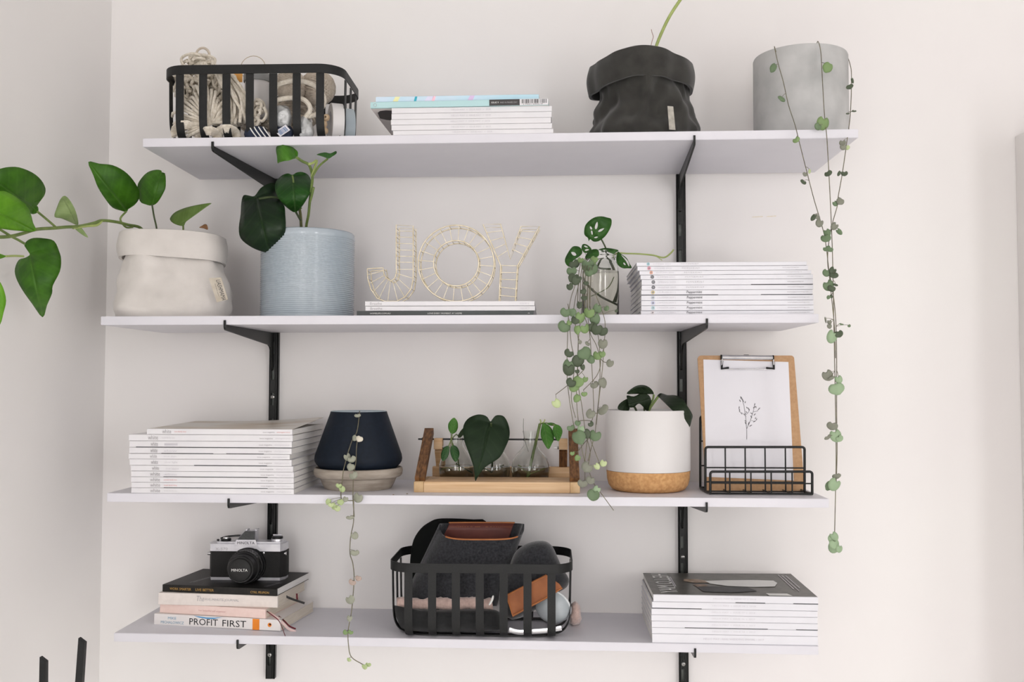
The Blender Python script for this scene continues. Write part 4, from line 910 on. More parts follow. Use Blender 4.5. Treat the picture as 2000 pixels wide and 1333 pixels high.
# ================================================================ wire letters
yJ = -.236; dJ = .034
jt = thing('wire_letters', 'gold wire word JOY standing on the magazines', 'sign', (at(870, 590, yJ).x, yJ, ZJOY))
zoff = ZJOY - at(*cr(K7, (1000, 868)), yJ).z + .0011
def jp(p, back=0): q = at(*cr(K7, p), yJ); return Vector((q.x, yJ+back, q.z+zoff))
def letter(nm, loops, rungs, links):
    o = thing_part(nm); 
    for lp, sm in loops:
        for bk in (0, dJ):
            P = [jp(p, bk) for p in lp]; P = smooth_path(P, 3, True) if sm else P
            MB().tube(P, .00115, 6, True).build('frame_wire', BRASS, o)
    for a, b in rungs: MB().tube([jp(a), jp(b)], .0006, 5).build('rung', BRASS, o)
    for a in links: MB().tube([jp(a, -.002), jp(a, dJ+.001)], .00065, 5).build('cross_wire', BRASS, o)
def thing_part(nm):
    o = bpy.data.objects.new(nm, None); COL.objects.link(o); o.parent = jt; o.location = (0,0,0); WO[o.name] = WO[jt.name].copy(); return o
Jl = [(430,100),(430,480),(432,570),(418,630),(380,660),(340,640),(310,600),(300,530),(140,540),(146,640),(175,740),(240,835),(320,866),(440,864),(520,820),(580,740),(600,640),(600,110)]
JP = []
for i in range(len(Jl)): JP.append(Jl[i])
jr = [((430,y),(600,y+4)) for y in (160,220,285,350,412,472)]+[((432,545),(602,545)),((430,585),(600,635)),((425,615),(570,750)),((408,645),(515,822)),((392,658),(445,862)),((372,660),(345,864)),((350,648),(255,842)),((330,630),(195,775)),((312,605),(155,690)),((303,560),(142,600))]
letter('letter_j', [(JP, False)], jr, [(430,y) for y in range(130,580,45)]+[(600,y) for y in range(140,700,52)]+[(140,560),(146,640),(175,740),(240,835),(330,865),(440,864),(520,820),(580,740),(300,545),(318,610),(360,655),(410,640)])
Oc = (1030,484)
def ring(r, n=48): return [(Oc[0]+r*math.cos(2*math.pi*i/n), Oc[1]+r*1.005*math.sin(2*math.pi*i/n)) for i in range(n)]
ra = [2*math.pi*i/24+.08 for i in range(24)]
letter('letter_o', [(ring(380), False), (ring(226), False)], [((Oc[0]+226*math.cos(a), Oc[1]+226*math.sin(a)), (Oc[0]+380*math.cos(a), Oc[1]+380*math.sin(a))) for a in ra],
       [(Oc[0]+q*math.cos(a), Oc[1]+q*math.sin(a)) for a in ra for q in (226, 381)])
Yl = [(1300,95),(1475,92),(1565,420),(1680,115),(1865,115),(1645,510),(1622,866),(1460,866),(1476,505)]
yr = [((1300+(1476-1300)*q, 95+(505-95)*q), (1475+90*q*1.0, 92+(420-92)*q*1.0)) for q in (.2,.4,.6,.8)]+[((1680-(115)*q, 115+305*q), (1865-220*q*.95, 115+395*q*.95)) for q in (.15,.35,.55,.75)]+[((1472,505),(1648,510)),((1474,575),(1642,578)),((1470,645),(1640,650)),((1467,722),(1634,742)),((1463,806),(1628,820))]
letter('letter_y', [(Yl, False)], yr, [a for a, b in yr]+[b for a, b in yr])

# ================================================================ glass jar with cuttings
yG = -.175; cG = pot_base(1173, 613, 1, yG); r = .0325; hm_ = at(1173, 492, yG).z-cG.z
t = thing('glass_jar', 'clear glass jar of water behind the trailing hearts on the second shelf', 'jar', cG)
MB().lathe([(.0001,.0008),(r*.9,.0008),(r,.004),(r,hm_*.76),(r*.93,hm_*.83),(r*.80,hm_*.86),(r*.80,hm_*.90),(r*.84,hm_*.91),(r*.84,hm_*.925),(r*.80,hm_*.935),(r*.80,hm_*.955),(r*.84,hm_*.965),(r*.84,hm_*.98),(r*.81,hm_),
            (r*.76,hm_),(r*.75,hm_*.86),(r*.88,hm_*.82),(r*.94,hm_*.76),(r*.94,.006),(r*.86,.004),(.0001,.004)], cG, 56).build('glass', GLASS, t, 1)
MB().lathe([(.0001,.003),(r*.87,.003),(r*.968,.0058),(r*.968,hm_*.70),(.0001,hm_*.70)], cG, 48).build('water', WATER, t, 1)
t = thing('swiss_cheese_cutting', 'cutting with holed green leaves standing in the glass jar', 'plant', cG+Vector((0,0,.006)))
def st9(pts, r_, m=STEMD, y=yG): MB().tube(smooth_path([at(*cr(K8, p), y if not isinstance(y, tuple) else y[0]+(y[1]-y[0])*i/(len(pts)-1)) for i, p in enumerate(pts)], 4), r_, 6).build('stem', m, t)
st9([(556,262),(620,350),(670,440),(695,510),(720,600)], .0014, STEMD, (yG-.02, yG)); st9([(700,560),(775,700),(790,800),(772,950),(750,1050)], .0018, STEMD); st9([(690,560),(760,690),(772,800),(755,930),(720,1060)], .0013, STEMD, yG+.008)
st9([(640,560),(560,640),(480,740),(500,830),(560,920),(640,1000),(765,1078)], .0016, STEMD, yG+.004); st9([(748,785),(700,890),(620,950),(540,990)], .0007, STEM, yG-.008); st9([(660,560),(600,680),(740,700)], .0016, STEMD, yG-.006)
st9([(760,560),(800,530),(840,525),(900,530),(1050,535),(1200,550),(1290,573),(1340,565),(1390,525),(1420,488)], .0014, STEML, (yG, yG-.03)); st9([(1205,548),(1250,572),(1295,604)], .0007, STEML, yG-.025)
MH = [((500,395),(0,0))]
holedleaf(t, K8, [(742,155),(746,210),(720,280),(680,340),(640,375),(600,398),(550,400),(515,375),(500,398),(490,362),(455,330),(450,280),(465,220),(510,170),(570,135),(640,127),(700,140)],
          [[(565,250),(572,215),(592,185),(598,220),(590,255),(575,268)], [(600,292),(620,268),(668,255),(650,278),(620,296)], [(512,238),(525,240),(538,262),(528,270),(515,262)], [(526,280),(540,290),(543,322),(532,325),(524,300)], [(556,358),(580,346),(600,350),(580,364)]], yG-.03, yG-.02, LMON)
holedleaf(t, K8, [(240,600),(270,530),(320,460),(370,452),(410,470),(430,520),(400,560),(340,600),(310,640),(290,674),(255,650)], [[(308,518),(325,513),(350,520),(366,546),(345,556),(322,545)]], yG-.045, yG-.07, LMON)
holedleaf(t, K8, [(420,472),(435,430),(480,435),(525,475),(520,508),(460,525),(430,500)], [[(445,448),(462,443),(485,455),(490,466),(465,464)], [(455,492),(480,480),(505,488),(470,505)]], yG-.03, yG-.045, LMON)
holedleaf(t, K8, [(463,582),(480,530),(530,490),(590,485),(611,520),(602,560),(540,580)], [], yG-.045, yG-.06, LMON)
holedleaf(t, K8, [(600,492),(660,472),(740,475),(822,496),(790,520),(770,536),(700,512),(650,508)], [[(650,498),(665,488),(685,492),(672,504)]], yG-.02, yG-.028, LMON)
holedleaf(t, K8, [(815,510),(850,535),(910,580),(942,640),(966,686),(920,690),(870,690),(820,660),(800,620),(798,570)], [[(850,545),(880,565),(925,610),(941,660),(930,668),(900,610)], [(872,632),(888,630),(902,655),(885,655)]], yG-.035, yG-.05, LMON)

# ---- string of hearts hanging over the second shelf
t = thing('string_of_hearts', 'bunch of trailing round-leaved vines hanging from the jar past the third shelf', 'plant', at(1150, 500, yG-.03))
yV = -.304; mb = MB(); sts = []
def vn(k, pts, y0=None, y1=None, r_=.0006):
    y0 = yV if y0 is None else y0; y1 = yV if y1 is None else y1
    n = len(pts); P = smooth_path([at(*cr(k, p), y0+(y1-y0)*min(1, 2.2*i/(n-1))) for i, p in enumerate(pts)], 4); sts.append(P); MB().tube(P, r_, 5).build('stem', VINE, t, 1.5)
for x0 in (395, 420, 445, 470, 500, 530): vn(K8, [(560,560),(x0+40,600),(x0,720),(x0-10,860),(x0-15,1000),(x0-20,1120)], yG-.01, yV+.004, .0007)
vn(J3, [(190,-40),(185,0),(165,60),(150,0+140)], yV, yV); vn(J3, [(145,100),(150,140),(145,250),(140,480),(150,620),(175,780),(190,830)]); vn(J3, [(210,-20),(185,90),(180,180),(205,300),(200,480),(195,640),(205,770)])
vn(J3, [(235,0),(225,140),(205,330),(205,560),(225,680),(245,830)]); vn(J3, [(245,20),(240,160),(270,260),(285,480),(295,720),(278,790)]); vn(J3, [(270,0),(275,130),(320,280),(330,420),(330,580),(310,780),(303,850)])
vn(J3, [(290,10),(350,160),(362,240),(355,330),(345,480),(320,700),(310,800)]); vn(J3, [(255,40),(270,250),(310,340),(335,440),(310,520),(235,600)]); vn(J3, [(240,480),(200,520),(140,575),(75,625)]); vn(J3, [(155,220),(165,330),(185,450),(165,640),(190,760)])
vn(J3, [(205,770),(215,860),(230,960),(250,1040)]); vn(J3, [(262,860),(245,1000),(245,1120)]); vn(J3, [(303,855),(255,890),(200,960)]); vn(J3, [(270,870),(300,950),(333,1035)]); vn(J3, [(250,860),(275,960),(265,1040),(290,1130),(340,1200),(410,1296)]); vn(J3, [(300,860),(262,1010)])
vn(J3, [(325,400),(350,435),(385,440)]); vn(J3, [(300,735),(340,730)]); vn(J3, [(200,780),(240,775),(280,778)])
hearts(t, K8, [(345,640,105,'d'),(312,718,95,'g'),(490,660,125,'g'),(545,695,105,'g'),(545,640,78,'l'),(410,600,64,'l'),(325,790,85,'d'),(360,820,90,'d'),(385,790,75,'d'),(292,886,70,'d'),(440,940,58,'d'),(560,590,70,'l'),(500,740,80,'g'),(450,1010,60,'d'),(690,1125,52,'g'),(800,1150,36,'d'),(590,1120,85,'g'),(470,850,50,'d')], -.262, sts, mb, .012)
hearts(t, J3, [(133,148,52,'g'),(168,148,44,'g'),(212,105,38,'d'),(217,178,58,'l'),(267,150,58,'l'),(318,130,42,'g'),(300,185,60,'g'),(190,190,46,'d'),(125,230,62,'g'),(155,208,28,'l'),(200,248,44,'l'),(245,242,50,'l'),(310,245,58,'d'),(345,255,52,'d'),(290,235,50,'d'),(215,322,20,'y'),(260,330,27,'y'),(347,330,50,'y'),(152,385,48,'d'),(240,385,68,'g'),(275,418,50,'g'),(318,395,50,'l'),(345,390,32,'l'),(150,458,72,'g'),(150,480,62,'d'),(205,430,62,'d'),(230,465,30,'d'),(200,490,25,'d'),(390,442,42,'y'),(205,550,55,'l'),(185,575,60,'l'),(165,555,50,'d'),(247,537,30,'l'),(298,568,44,'y'),(347,555,50,'y'),(200,645,42,'l'),(240,622,30,'l'),(78,675,48,'p'),(277,735,48,'y'),(348,712,58,'y'),(163,818,40,'g'),(220,825,40,'s'),(207,870,68,'g'),(250,850,48,'d'),(303,860,60,'g'),(278,795,30,'d'),(203,790,30,'g'),(172,965,24,'l'),(202,992,30,'l'),(258,1045,56,'y'),(350,1022,34,'p'),(312,1040,34,'p'),(230,1140,48,'y'),(277,1120,44,'y'),(312,1175,42,'s'),(295,1205,64,'g')], yV-.004, sts, mb)
mb.build('petioles', VINE, t, 1.5)['kind'] = 'stuff'

# ---- string of hearts from the concrete pot
t = thing('string_of_hearts', 'three long sparse vines trailing from the concrete pot down the right side', 'plant', (at(1564,100,-.15).x, -.15, CONCTOP-.02))
mb = MB(); sts = []
def vn2(pts, ys): 
    P = smooth_path([at(u, v, y) for (u, v), y in zip(pts, ys)], 4); sts.append(P); MB().tube(P, .0007, 5).build('stem', VINE, t, 1.5)
def ysq(n, a, b, c_=-.305): return [a, b]+[b+(c_-b)*min(1, (i-1)/3) for i in range(2, n)]
va = [(1518,110),(1512.5,91),(1520,125),(1530,160),(1540,205),(1553,245),(1563,285),(1577,340),(1590,390),(1605,440),(1612,470),(1618,520),(1624,580),(1630,640),(1632,700)]
vb = [(1594,100),(1597,80.5),(1603,100),(1606,150),(1610,220),(1615,270),(1619,340),(1623,420),(1626,500),(1628,600),(1630,700),(1632,800),(1633,900),(1632,960),(1630,1045)]
vc = [(1640,110),(1652,107),(1660,125),(1663,150),(1661,220),(1655,270),(1645,340),(1637,385),(1636,400),(1625,440),(1618,480),(1617,520),(1625,560),(1632,620),(1634,700),(1634,800),(1635,880),(1633,950)]
vn2(va, [-.19,-.236,-.24,-.25,-.26,-.282,-.30]+[-.305]*(len(va)-7)); vn2(vb, [-.20,-.236,-.242,-.25,-.27,-.292]+[-.305]*(len(vb)-6)); vn2(vc, [-.14,-.162,-.18,-.2,-.24,-.28]+[-.303]*(len(vc)-6))
hearts(t, PX, [(1511,132,19,'g',.6),(1527,193,15,'g',.55),(1617,131,18,'l'),(1608,240,23,'l'),(1598,247,13,'g'),(1665,157,10,'d',.5),(1660,169,13,'d',.6),(1668,217,8,'d',.4),(1656,222,7,'d',.4),(1555,273,12,'l'),(1646,279,11,'y'),(1647,287,11,'y'),(1655,288,8,'p')], -.275, sts, mb, .01)
hearts(t, J2, [(175,335,28,'y'),(205,315,36,'p',.45),(165,385,38,'d',.6),(325,328,42,'d',.8),(398,328,34,'d',.5),(432,330,36,'d'),(370,525,32,'g'),(405,510,42,'y'),(230,615,42,'d',.6),(255,612,38,'y'),(270,650,52,'y'),(318,714,46,'g'),(310,748,56,'g'),(368,672,46,'y'),(396,708,42,'g',.6),(310,820,30,'g'),(335,820,40,'g'),(316,975,44,'g'),(356,962,46,'d'),(364,992,46,'d'),(328,1058,62,'g'),(348,1078,46,'d'),(374,1055,30,'d',.45),(328,1136,22,'g'),(346,1130,22,'d'),(308,1282,38,'y',.25),(333,1298,28,'y'),(333,1325,28,'y'),(412,1312,24,'g',.4),(462,1322,18,'g')], -.307, sts, mb, .008)
hearts(t, J4, [(250,48,68,'s'),(286,35,44,'d'),(222,270,54,'y'),(243,286,30,'y',.5),(284,292,40,'s'),(272,345,72,'s'),(248,558,50,'y'),(223,622,38,'y',.5),(268,612,62,'s'),(288,628,36,'s'),(235,896,48,'g'),(262,888,64,'s'),(273,842,40,'y',.6),(258,1182,44,'s'),(245,1196,38,'s'),(260,1225,52,'s'),(256,1246,60,'s'),(288,1254,36,'s')], -.309, sts, mb, .006)
mb.build('petioles', VINE, t, 1.5)['kind'] = 'stuff'

# ---- variegated string of hearts from the navy pot
t = thing('string_of_hearts', 'pale variegated vine trailing from the navy pot past the third shelf', 'plant', (cN.x, yN, cz+.1))
mb = MB(); sts = []
def vn3(k, pts, ys):
    n = len(pts); P = smooth_path([at(*cr(k, p), ys[0]+(ys[1]-ys[0])*i/(n-1)) for i, p in enumerate(pts)], 4); sts.append(P); MB().tube(P, .0008, 5).build('stem', VINE, t, 1.5)
vn3(J6, [(640,160),(652,138),(645,210),(620,370),(570,460),(535,560),(510,640)], (-.205, -.245)); vn3(J6, [(510,640),(490,720),(465,820),(455,930)], (-.245, -.262)); vn3(J6, [(455,930),(440,1050),(445,1130),(480,1150),(525,1150)], (-.262, -.295))
vn3(J6, [(630,440),(615,560),(610,700),(590,820),(580,900)], (-.24, -.262)); vn3(J6, [(580,900),(575,1100),(580,1200),(590,1333)], (-.264, -.296)); vn3(J6, [(575,1150),(520,1150),(490,1140)], (-.294, -.296))
vn3(I3, [(262,60),(262,130),(260,230),(240,330),(235,450),(255,520),(265,620),(258,750),(245,880),(222,1010),(225,1120),(245,1200),(320,1250),(350,1265)], (-.297, -.297))
hearts(t, J6, [(628,185,64,'v',.6),(600,440,60,'v'),(648,448,76,'c'),(512,655,84,'v'),(562,682,82,'v'),(550,768,78,'v'),(578,862,92,'v')], -.252, sts, mb, .004)
hearts(t, J6, [(415,980,62,'w'),(450,1020,66,'w')], -.27, sts, mb, .003)
hearts(t, J6, [(298,1160,62,'w'),(330,1195,60,'p'),(368,1215,76,'w'),(435,1165,70,'w'),(400,1240,60,'p'),(490,1132,58,'v'),(632,1115,98,'v')], -.297, sts, mb, .004)
hearts(t, I3, [(235,190,48,'v',.5),(268,320,48,'v'),(270,445,54,'v',.7),(295,630,40,'r'),(252,658,48,'r'),(235,785,58,'v'),(232,920,42,'v'),(203,1020,32,'l'),(240,1020,34,'l'),(228,1220,28,'w'),(340,1270,38,'w'),(368,1255,34,'w')], -.299, sts, mb, .003)
mb.build('petioles', VINE, t, 1.5)['kind'] = 'stuff'

# ================================================================ wooden rack with bulb flasks
zR = sz(2, 0)
yr0, yr1 = -.226, -.137
t = thing('propagation_rack', 'wooden A-frame rack holding three glass flasks on the third shelf', 'rack', (-.02, -.13, zR))
xl, xr = xat(J7, 100, 900, yr0), xat(J7, 1905, 900, yr0); hb = .0185
MB().box(xl+.0172, xr-.0172, yr0, yr1, zR+.0002, zR+hb, bev=.001).build('front_plank', WOODL, t)
for a, b in ((xl, xl+.017), (xr-.017, xr)): MB().box(a, b, yr0, yr1, zR+.0002, zR+hb, bev=.0015).build('end_block', WOODE, t)
yk0, yk1 = -.062, -.044
MB().box(xl+.012, xr-.012, yk0, yk1, zR+.0002, zR+.03, bev=.001).build('back_rail', WOODL, t)
for x in (xl+.002, xr-.018): MB().box(x, x+.016, yr1+.0004, yk0-.0004, zR+.0002, zR+.012, bev=.001).build('side_rail', WOODL, t)
def beam(a, b, hx, hy, m, nm):
    a, b = Vector(a), Vector(b); d = (b-a).normalized(); n = Vector((1,0,0)); w_ = d.cross(n).normalized(); vs = []
    for p in (a, b): vs += [p+n*(hx*i)+w_*(hy*j) for i, j in ((-1,-1),(1,-1),(1,1),(-1,1))]
    return MB().hexa(vs).build(nm, m, t)
yt_ = -.085; zt_ = at(836, 842, yt_).z
for x in (xl+.0088, xr-.0088): beam((x, -.2145, zR+hb+.001), (x, yt_, zt_), .0083, .0062, WOODD, 'front_leg')
zb_ = zt_-.016
beam((xl+.0265, -.053, zR+.0305), (xl+.0265, -.08, zb_-.018), .0075, .006, WOODL, 'back_leg'); beam((xr-.0265, -.053, zR+.0305), (xr-.0265, -.08, zb_-.018), .0075, .006, WOODD, 'back_leg')
for x in (xl+.0265, xr-.0265): MB().box(x-.008, x+.008, -.096, -.076, zb_-.0175, zb_+.0025, bev=.001).build('pivot_block', WOODL, t)
zr_ = at(900, 858.5, -.083).z
MB().tube([(xl-.012, -.083, zr_), (xr-.02, -.083, zr_)], .0017, 8).build('rod', BLACK, t)
MB().lathe([(.0001,0),(.0034,0),(.0034,.0045),(.0001,.0045)], (xl-.005, -.083, zr_), 6, 'x').build('nut', BLACK, t)
for x, d in ((xl+.0345, 1), (xr-.0345, -1)):
    z = zr_-.0145; MB().tube([(x-.002*d, -.091, z), (x+.0095*d, -.091, z)], .0012, 8).build('bolt', STEEL, t); MB().lathe([(.0001,0),(.003,0),(.003,.003),(.0001,.003)], (x+(.0 if d > 0 else -.003), -.091, z), 6, 'x').build('nut', STEEL, t)
MB().lathe([(.0001,0),(.003,0),(.003,.003),(.0001,.003)], (xr+.0002, -.11, zr_-.0145), 6, 'x').build('nut', STEEL, t)
def flask(label, u, r, yy, zn, lvl):
    p = at(u, 915, yy); c = Vector((p.x, yy, zR)); o = thing('bulb_flask', label, 'flask', c, 'glass flasks in the wooden rack'); h = at(u, 842, yy).z-zR
    out = [(.0001,.0004),(r*.5,.0004),(r*.72,.004),(r*.95,.016),(r,.028),(r*.985,.038),(r*.9,.049),(r*.72,.058),(r*.5,.065),(r*.37,.073),(r*.36,h-.01),(r*.4,h-.002),(r*.41,h)]
    inn = [(r*.38,h),(r*.335,h-.01),(r*.335,.073),(r*.47,.0642),(r*.69,.057),(r*.87,.048),(r*.95,.0375),(r*.965,.028),(r*.915,.0168),(r*.69,.0055),(r*.48,.0022),(.0001,.0022)]
    MB().lathe(out+inn, c, 48).build('glass', GLASS, o, 1)
    wp = [(.0001,.0014),(r*.49,.0014),(r*.705,.0049),(r*.93,.0165),(r*.982,.028),(r*.975, lvl),(.0001, lvl)]
    MB().lathe(wp, c, 40).build('water', WATER, o, 1); return c, h
f1, h1 = flask('round glass flask at the left of the wooden rack', 892, .0325, -.1, 0, .036)
f2, h2_ = flask('round glass flask behind the big heart-shaped leaf in the wooden rack', 963, .0315, -.1, 0, .034)
f3, h3 = flask('round glass flask at the right of the wooden rack', 1036, .035, -.1, 0, .034)
def st7(o, pts, r_, m=STEM, y=-.1, y1=None): MB().tube(smooth_path([at(*cr(J7, p), y+((y if y1 is None else y1)-y)*i/(len(pts)-1)) for i, p in enumerate(pts)], 4), r_, 6).build('stem', m, o)
o = thing('leafy_sprig', 'sprig with three small green leaves in the left flask', 'plant', f1+Vector((0,0,.01)))
st7(o, [(515,318),(512,400),(540,470),(580,600),(590,720)], .001, STEM, -.15, -.1); st7(o, [(515,340),(500,400),(480,455)], .0009, STEM, -.178, -.2); st7(o, [(512,380),(515,420),(520,450)], .0009, STEM, -.178, -.2); st7(o, [(590,600),(540,680),(470,690),(400,740)], .0006, STEML, -.1); st7(o, [(560,640),(640,700),(720,740)], .0012, STEMD, -.105); st7(o, [(520,370),(560,330),(590,350)], .001, STEM, -.172, -.105)
leafpx(o, J7, [(515,322),(480,280),(475,220),(500,175),(540,146),(575,190),(580,250),(560,300)], (515,322), (540,146), -.178, -.182, LSPR, .3)
leafpx(o, J7, [(478,453),(430,470),(400,530),(400,590),(425,619),(470,570),(487,500)], (478,453), (424,619), -.2, -.205, LSPRD, .4)
leafpx(o, J7, [(520,448),(560,455),(590,500),(594,560),(560,628),(520,590),(497,520),(500,470)], (520,448), (559,628), -.2, -.207, LSPRD, .4)
leafpx(o, J7, [(645,255),(605,295),(578,350),(600,366),(640,330),(650,290)], (582,360), (645,258), -.105, -.17, LSPRD, .3)
o = thing('heart_leaf_cutting', 'single large dark heart-shaped leaf in the middle flask', 'plant', f2+Vector((0,0,.01)))
st7(o, [(950,730),(955,500),(950,330),(940,210)], .0016, STEMD, -.1, -.205); st7(o, [(950,720),(1000,690),(1080,660)], .0012, STEMD, -.1); st7(o, [(950,735),(900,700),(860,700)], .0012, STEMD, -.102)
leafpx(o, J7, [(935,188),(900,140),(850,115),(780,115),(700,150),(650,210),(634,290),(650,400),(690,510),(730,620),(755,700),(768,834),(800,780),(870,690),(960,630),(1040,570),(1100,460),(1135,370),(1141,290),(1120,200),(1080,135),(1030,118),(980,130)], (935,190), (768,833), -.212, -.24, LHEART, .12, .1, thick=.0008)
o = thing('green_cutting', 'green stemmed cutting with two pointed leaves in the right flask', 'plant', f3+Vector((0,0,.01)))
st7(o, [(1340,800),(1362,690),(1400,520),(1440,350),(1470,212)], .0026, STEM, -.1, -.105); st7(o, [(1470,215),(1480,190),(1472,165)], .0012, STEML, -.105); st7(o, [(1472,212),(1510,195),(1525,165)], .001, STEML, -.105); st7(o, [(1472,215),(1540,205),(1625,225)], .0011, STEM, -.105, -.175)
st7(o, [(1345,520),(1310,400),(1290,280),(1292,155)], .0005, mat('dry_stem', (150,150,140), .7, c2=(130,130,120), scale=60), -.103); st7(o, [(1350,740),(1290,690),(1230,660)], .0007, STEML, -.1); st7(o, [(1350,750),(1430,720),(1500,690)], .0007, STEML, -.102)
leafpx(o, J7, [(1500,208),(1480,280),(1480,350),(1510,420),(1562,489),(1600,430),(1623,370),(1610,290),(1570,235),(1530,212)], (1510,208), (1562,489), -.168, -.185, LSPR, .4)
leafpx(o, J7, [(1625,222),(1608,290),(1625,350),(1668,404),(1700,350),(1714,290),(1690,240),(1650,220)], (1630,222), (1668,404), -.172, -.182, LSPR, .4)
leafpx(o, J7, [(1545,210),(1590,200),(1630,210),(1640,226),(1590,235)], (1545,212), (1642,226), -.166, -.168, LSPR, .3)
for j, (u, v) in enumerate(((768, 968), (795, 966))):
    p = ats(u, v, 2); one('dry_leaf_crumb', f'tiny dry leaf crumb on the third shelf, {["left", "right"][j]} of two by the saucer', 'crumb', MB().add([(p.x-.002, p.y, p.z+.0004), (p.x, p.y-.0012, p.z+.001), (p.x+.0025, p.y+.0004, p.z+.0004), (p.x, p.y+.001, p.z+.0016)], [(0,1,2),(0,2,3),(0,3,1),(1,3,2)]), mat('crumb', (150,122,84), .8, c2=(120,96,62), scale=200), 'crumbs on the third shelf')

# ================================================================ letter rack and clipboard
yl0, yl1, yl2 = -.228, -.196, -.135
t = thing('wire_letter_rack', 'black wire letter rack holding the clipboard on the third shelf', 'letter rack', (.42, -.18, sz(2, .42)))
def wire(pts, r_, nm='wire', closed=False): return MB().tube(pts, r_, 8, closed).build(nm, BLACK, t)
def rframe(k, x0, x1, y0, y1, yy, zbot, rad=22, r_=.0023):
    P = []
    for cx_, cy_, a0 in ((x0+rad, y0+rad, 180), (x1-rad, y0+rad, 270)):
        for i in range(7): a = math.radians(a0+90*i/6); P.append(at(*cr(k, (cx_+rad*math.cos(a), cy_+rad*math.sin(a))), yy))
    a, b = at(*cr(k, (x1, y1)), yy), at(*cr(k, (x0, y1)), yy); a.z = b.z = zbot
    return P, a, b
zw = sz(2, .42)+.0026
Pf, fr, fl = rframe(I1, 197, 1026, 1007, 1185, yl0, zw); Pm, mr_, ml = rframe(I1, 157, 964, 807, 1160, yl1, zw); Pb, br, bl = rframe(I1, 116, 900, 555, 1150, yl2, zw)
dx = .0
for P, a, b in ((Pf, fr, fl), (Pm, mr_, ml), (Pb, br, bl)): wire([b]+P+[a], .0022, 'panel_frame')
wire([fl, ml, bl], .0022, 'base_runner'); wire([fr, mr_, br], .0022, 'base_runner')
for q in (.0,): pass
for xs, y0, yy, P, zz in (((355,527,692,862), 1007, yl0, Pf, zw), ((318,480,642,807), 807, yl1, Pm, zw), ((280,440,600,760), 540, yl2, Pb, zw)):
    for x in xs:
        a = at(*cr(I1, (x, y0)), yy); b = Vector((a.x, yy, zz)); wire([a, b], .0013, 'upright_wire')
for x0, x1, y_, yy in ((197,1026,1102,yl0), (157,964,976,yl1), (157,964,1092,yl1), (116,900,760,yl2), (116,900,960,yl2)):
    a, b = at(*cr(I1, (x0, y_)), yy), at(*cr(I1, (x1, y_)), yy); b.z = a.z = (a.z+b.z)/2; wire([a, b], .0013, 'cross_wire')
for q in (0, .2, .4, .6, .8, 1):
    if 0 < q < 1: a, b = fl+(fr-fl)*q, bl+(br-bl)*q; wire([a, b], .0013, 'base_wire')
wire([fl, fr], .0018, 'base_wire'); wire([ml, mr_], .0013, 'base_wire'); wire([bl, br], .0018, 'base_wire')
zcb = zw+.0035
TLc, TRc, BRc, BLc = at(*cr(I1, (95,62)), -.123), at(*cr(I1, (880,62)), -.123), at(*cr(I1, (966,1168)), -.172), at(*cr(I1, (164,1172)), -.172)
dz = zcb-min(BRc.z, BLc.z)
E1, E2 = TRc-TLc, BLc-TLc
nrm = (E1.cross(E2)).normalized()
if nrm.y > 0: nrm = -nrm
def cbp(x, y, lift=0):
    """clipboard plane: bilinear of its corner pixels in crop coordinates"""
    d = ray(*cr(I1, (x, y))); s2 = (TLc-CAM).dot(nrm)/d.dot(nrm); return CAM+d*s2+nrm*lift
t = thing('clipboard', 'brown hardboard clipboard with a metal clip standing in the letter rack', 'clipboard', (BLc+BRc)/2)
o = []
for cx_, cy_, a0, rr in ((122,90,180,28), (852,90,270,28), (945,1145,0,20), (184,1150,90,20)):
    for i in range(6): a = math.radians(a0+90*i/5); o.append((cx_+rr*math.cos(a), cy_+rr*math.sin(a)))
MB().prism([cbp(*p) for p in o][::-1], nrm*-.0028).build('board', KRAFT, t)
cl = MB().tube([cbp(288, 80, .0045), cbp(700, 84, .0045)], .0042, 14).build('clip_bar', CHROME, t)
for a, b in (((278,80),(288,80)), ((698,84),(708,84))): MB().tube([cbp(*a, .0045), cbp(*b, .0045)], .0046, 12).build('clip_end', BLACK, cl)
MB().tube([cbp(289,95,.006), cbp(287,172,.003), cbp(300,176,.003), cbp(700,176,.003), cbp(712,172,.003), cbp(705,95,.006)], .0013, 8).build('clip_wire', CHROME, t)
for pts in (((290,110),(288,172),(345,166)), ((708,112),(711,172),(648,168))): MB().tube([cbp(*p, .0032) for p in pts], .0023, 8).build('rubber_sleeve', BLACK, t)
MB().prism([cbp(462,66,.001), cbp(515,66,.001), cbp(508,56,.001), cbp(470,56,.001)][::-1], nrm*-.0012).build('hang_tab', BLACK, t)
t = thing('art_print', 'white paper with a small line drawing of a flowering twig on the clipboard', 'print', (BLc+BRc)/2+Vector((0,-.001,.02)))
MB().prism([cbp(140,95,.0006), cbp(832,115,.0006), cbp(875,1080,.0006), cbp(165,1050,.0006)][::-1], nrm*-.0004).build('sheet', PAPER, t)
mb = MB(); LN = mat('pencil_line', (92,90,92), .7, c2=(80,78,80), scale=60)
def dl(pts, r_=.0003): mb.tube([cbp(*p, .0009) for p in pts], r_, 4)
dl([(493,745),(492,660),(484,560),(470,470),(452,405)], .00038); dl([(492,660),(520,600),(545,520),(556,470)], .00036); dl([(488,560),(455,530),(430,520)]); dl([(487,545),(510,520),(516,500)]); dl([(527,590),(560,600),(572,585)]); dl([(548,520),(580,515),(590,500)])
random.seed(31)
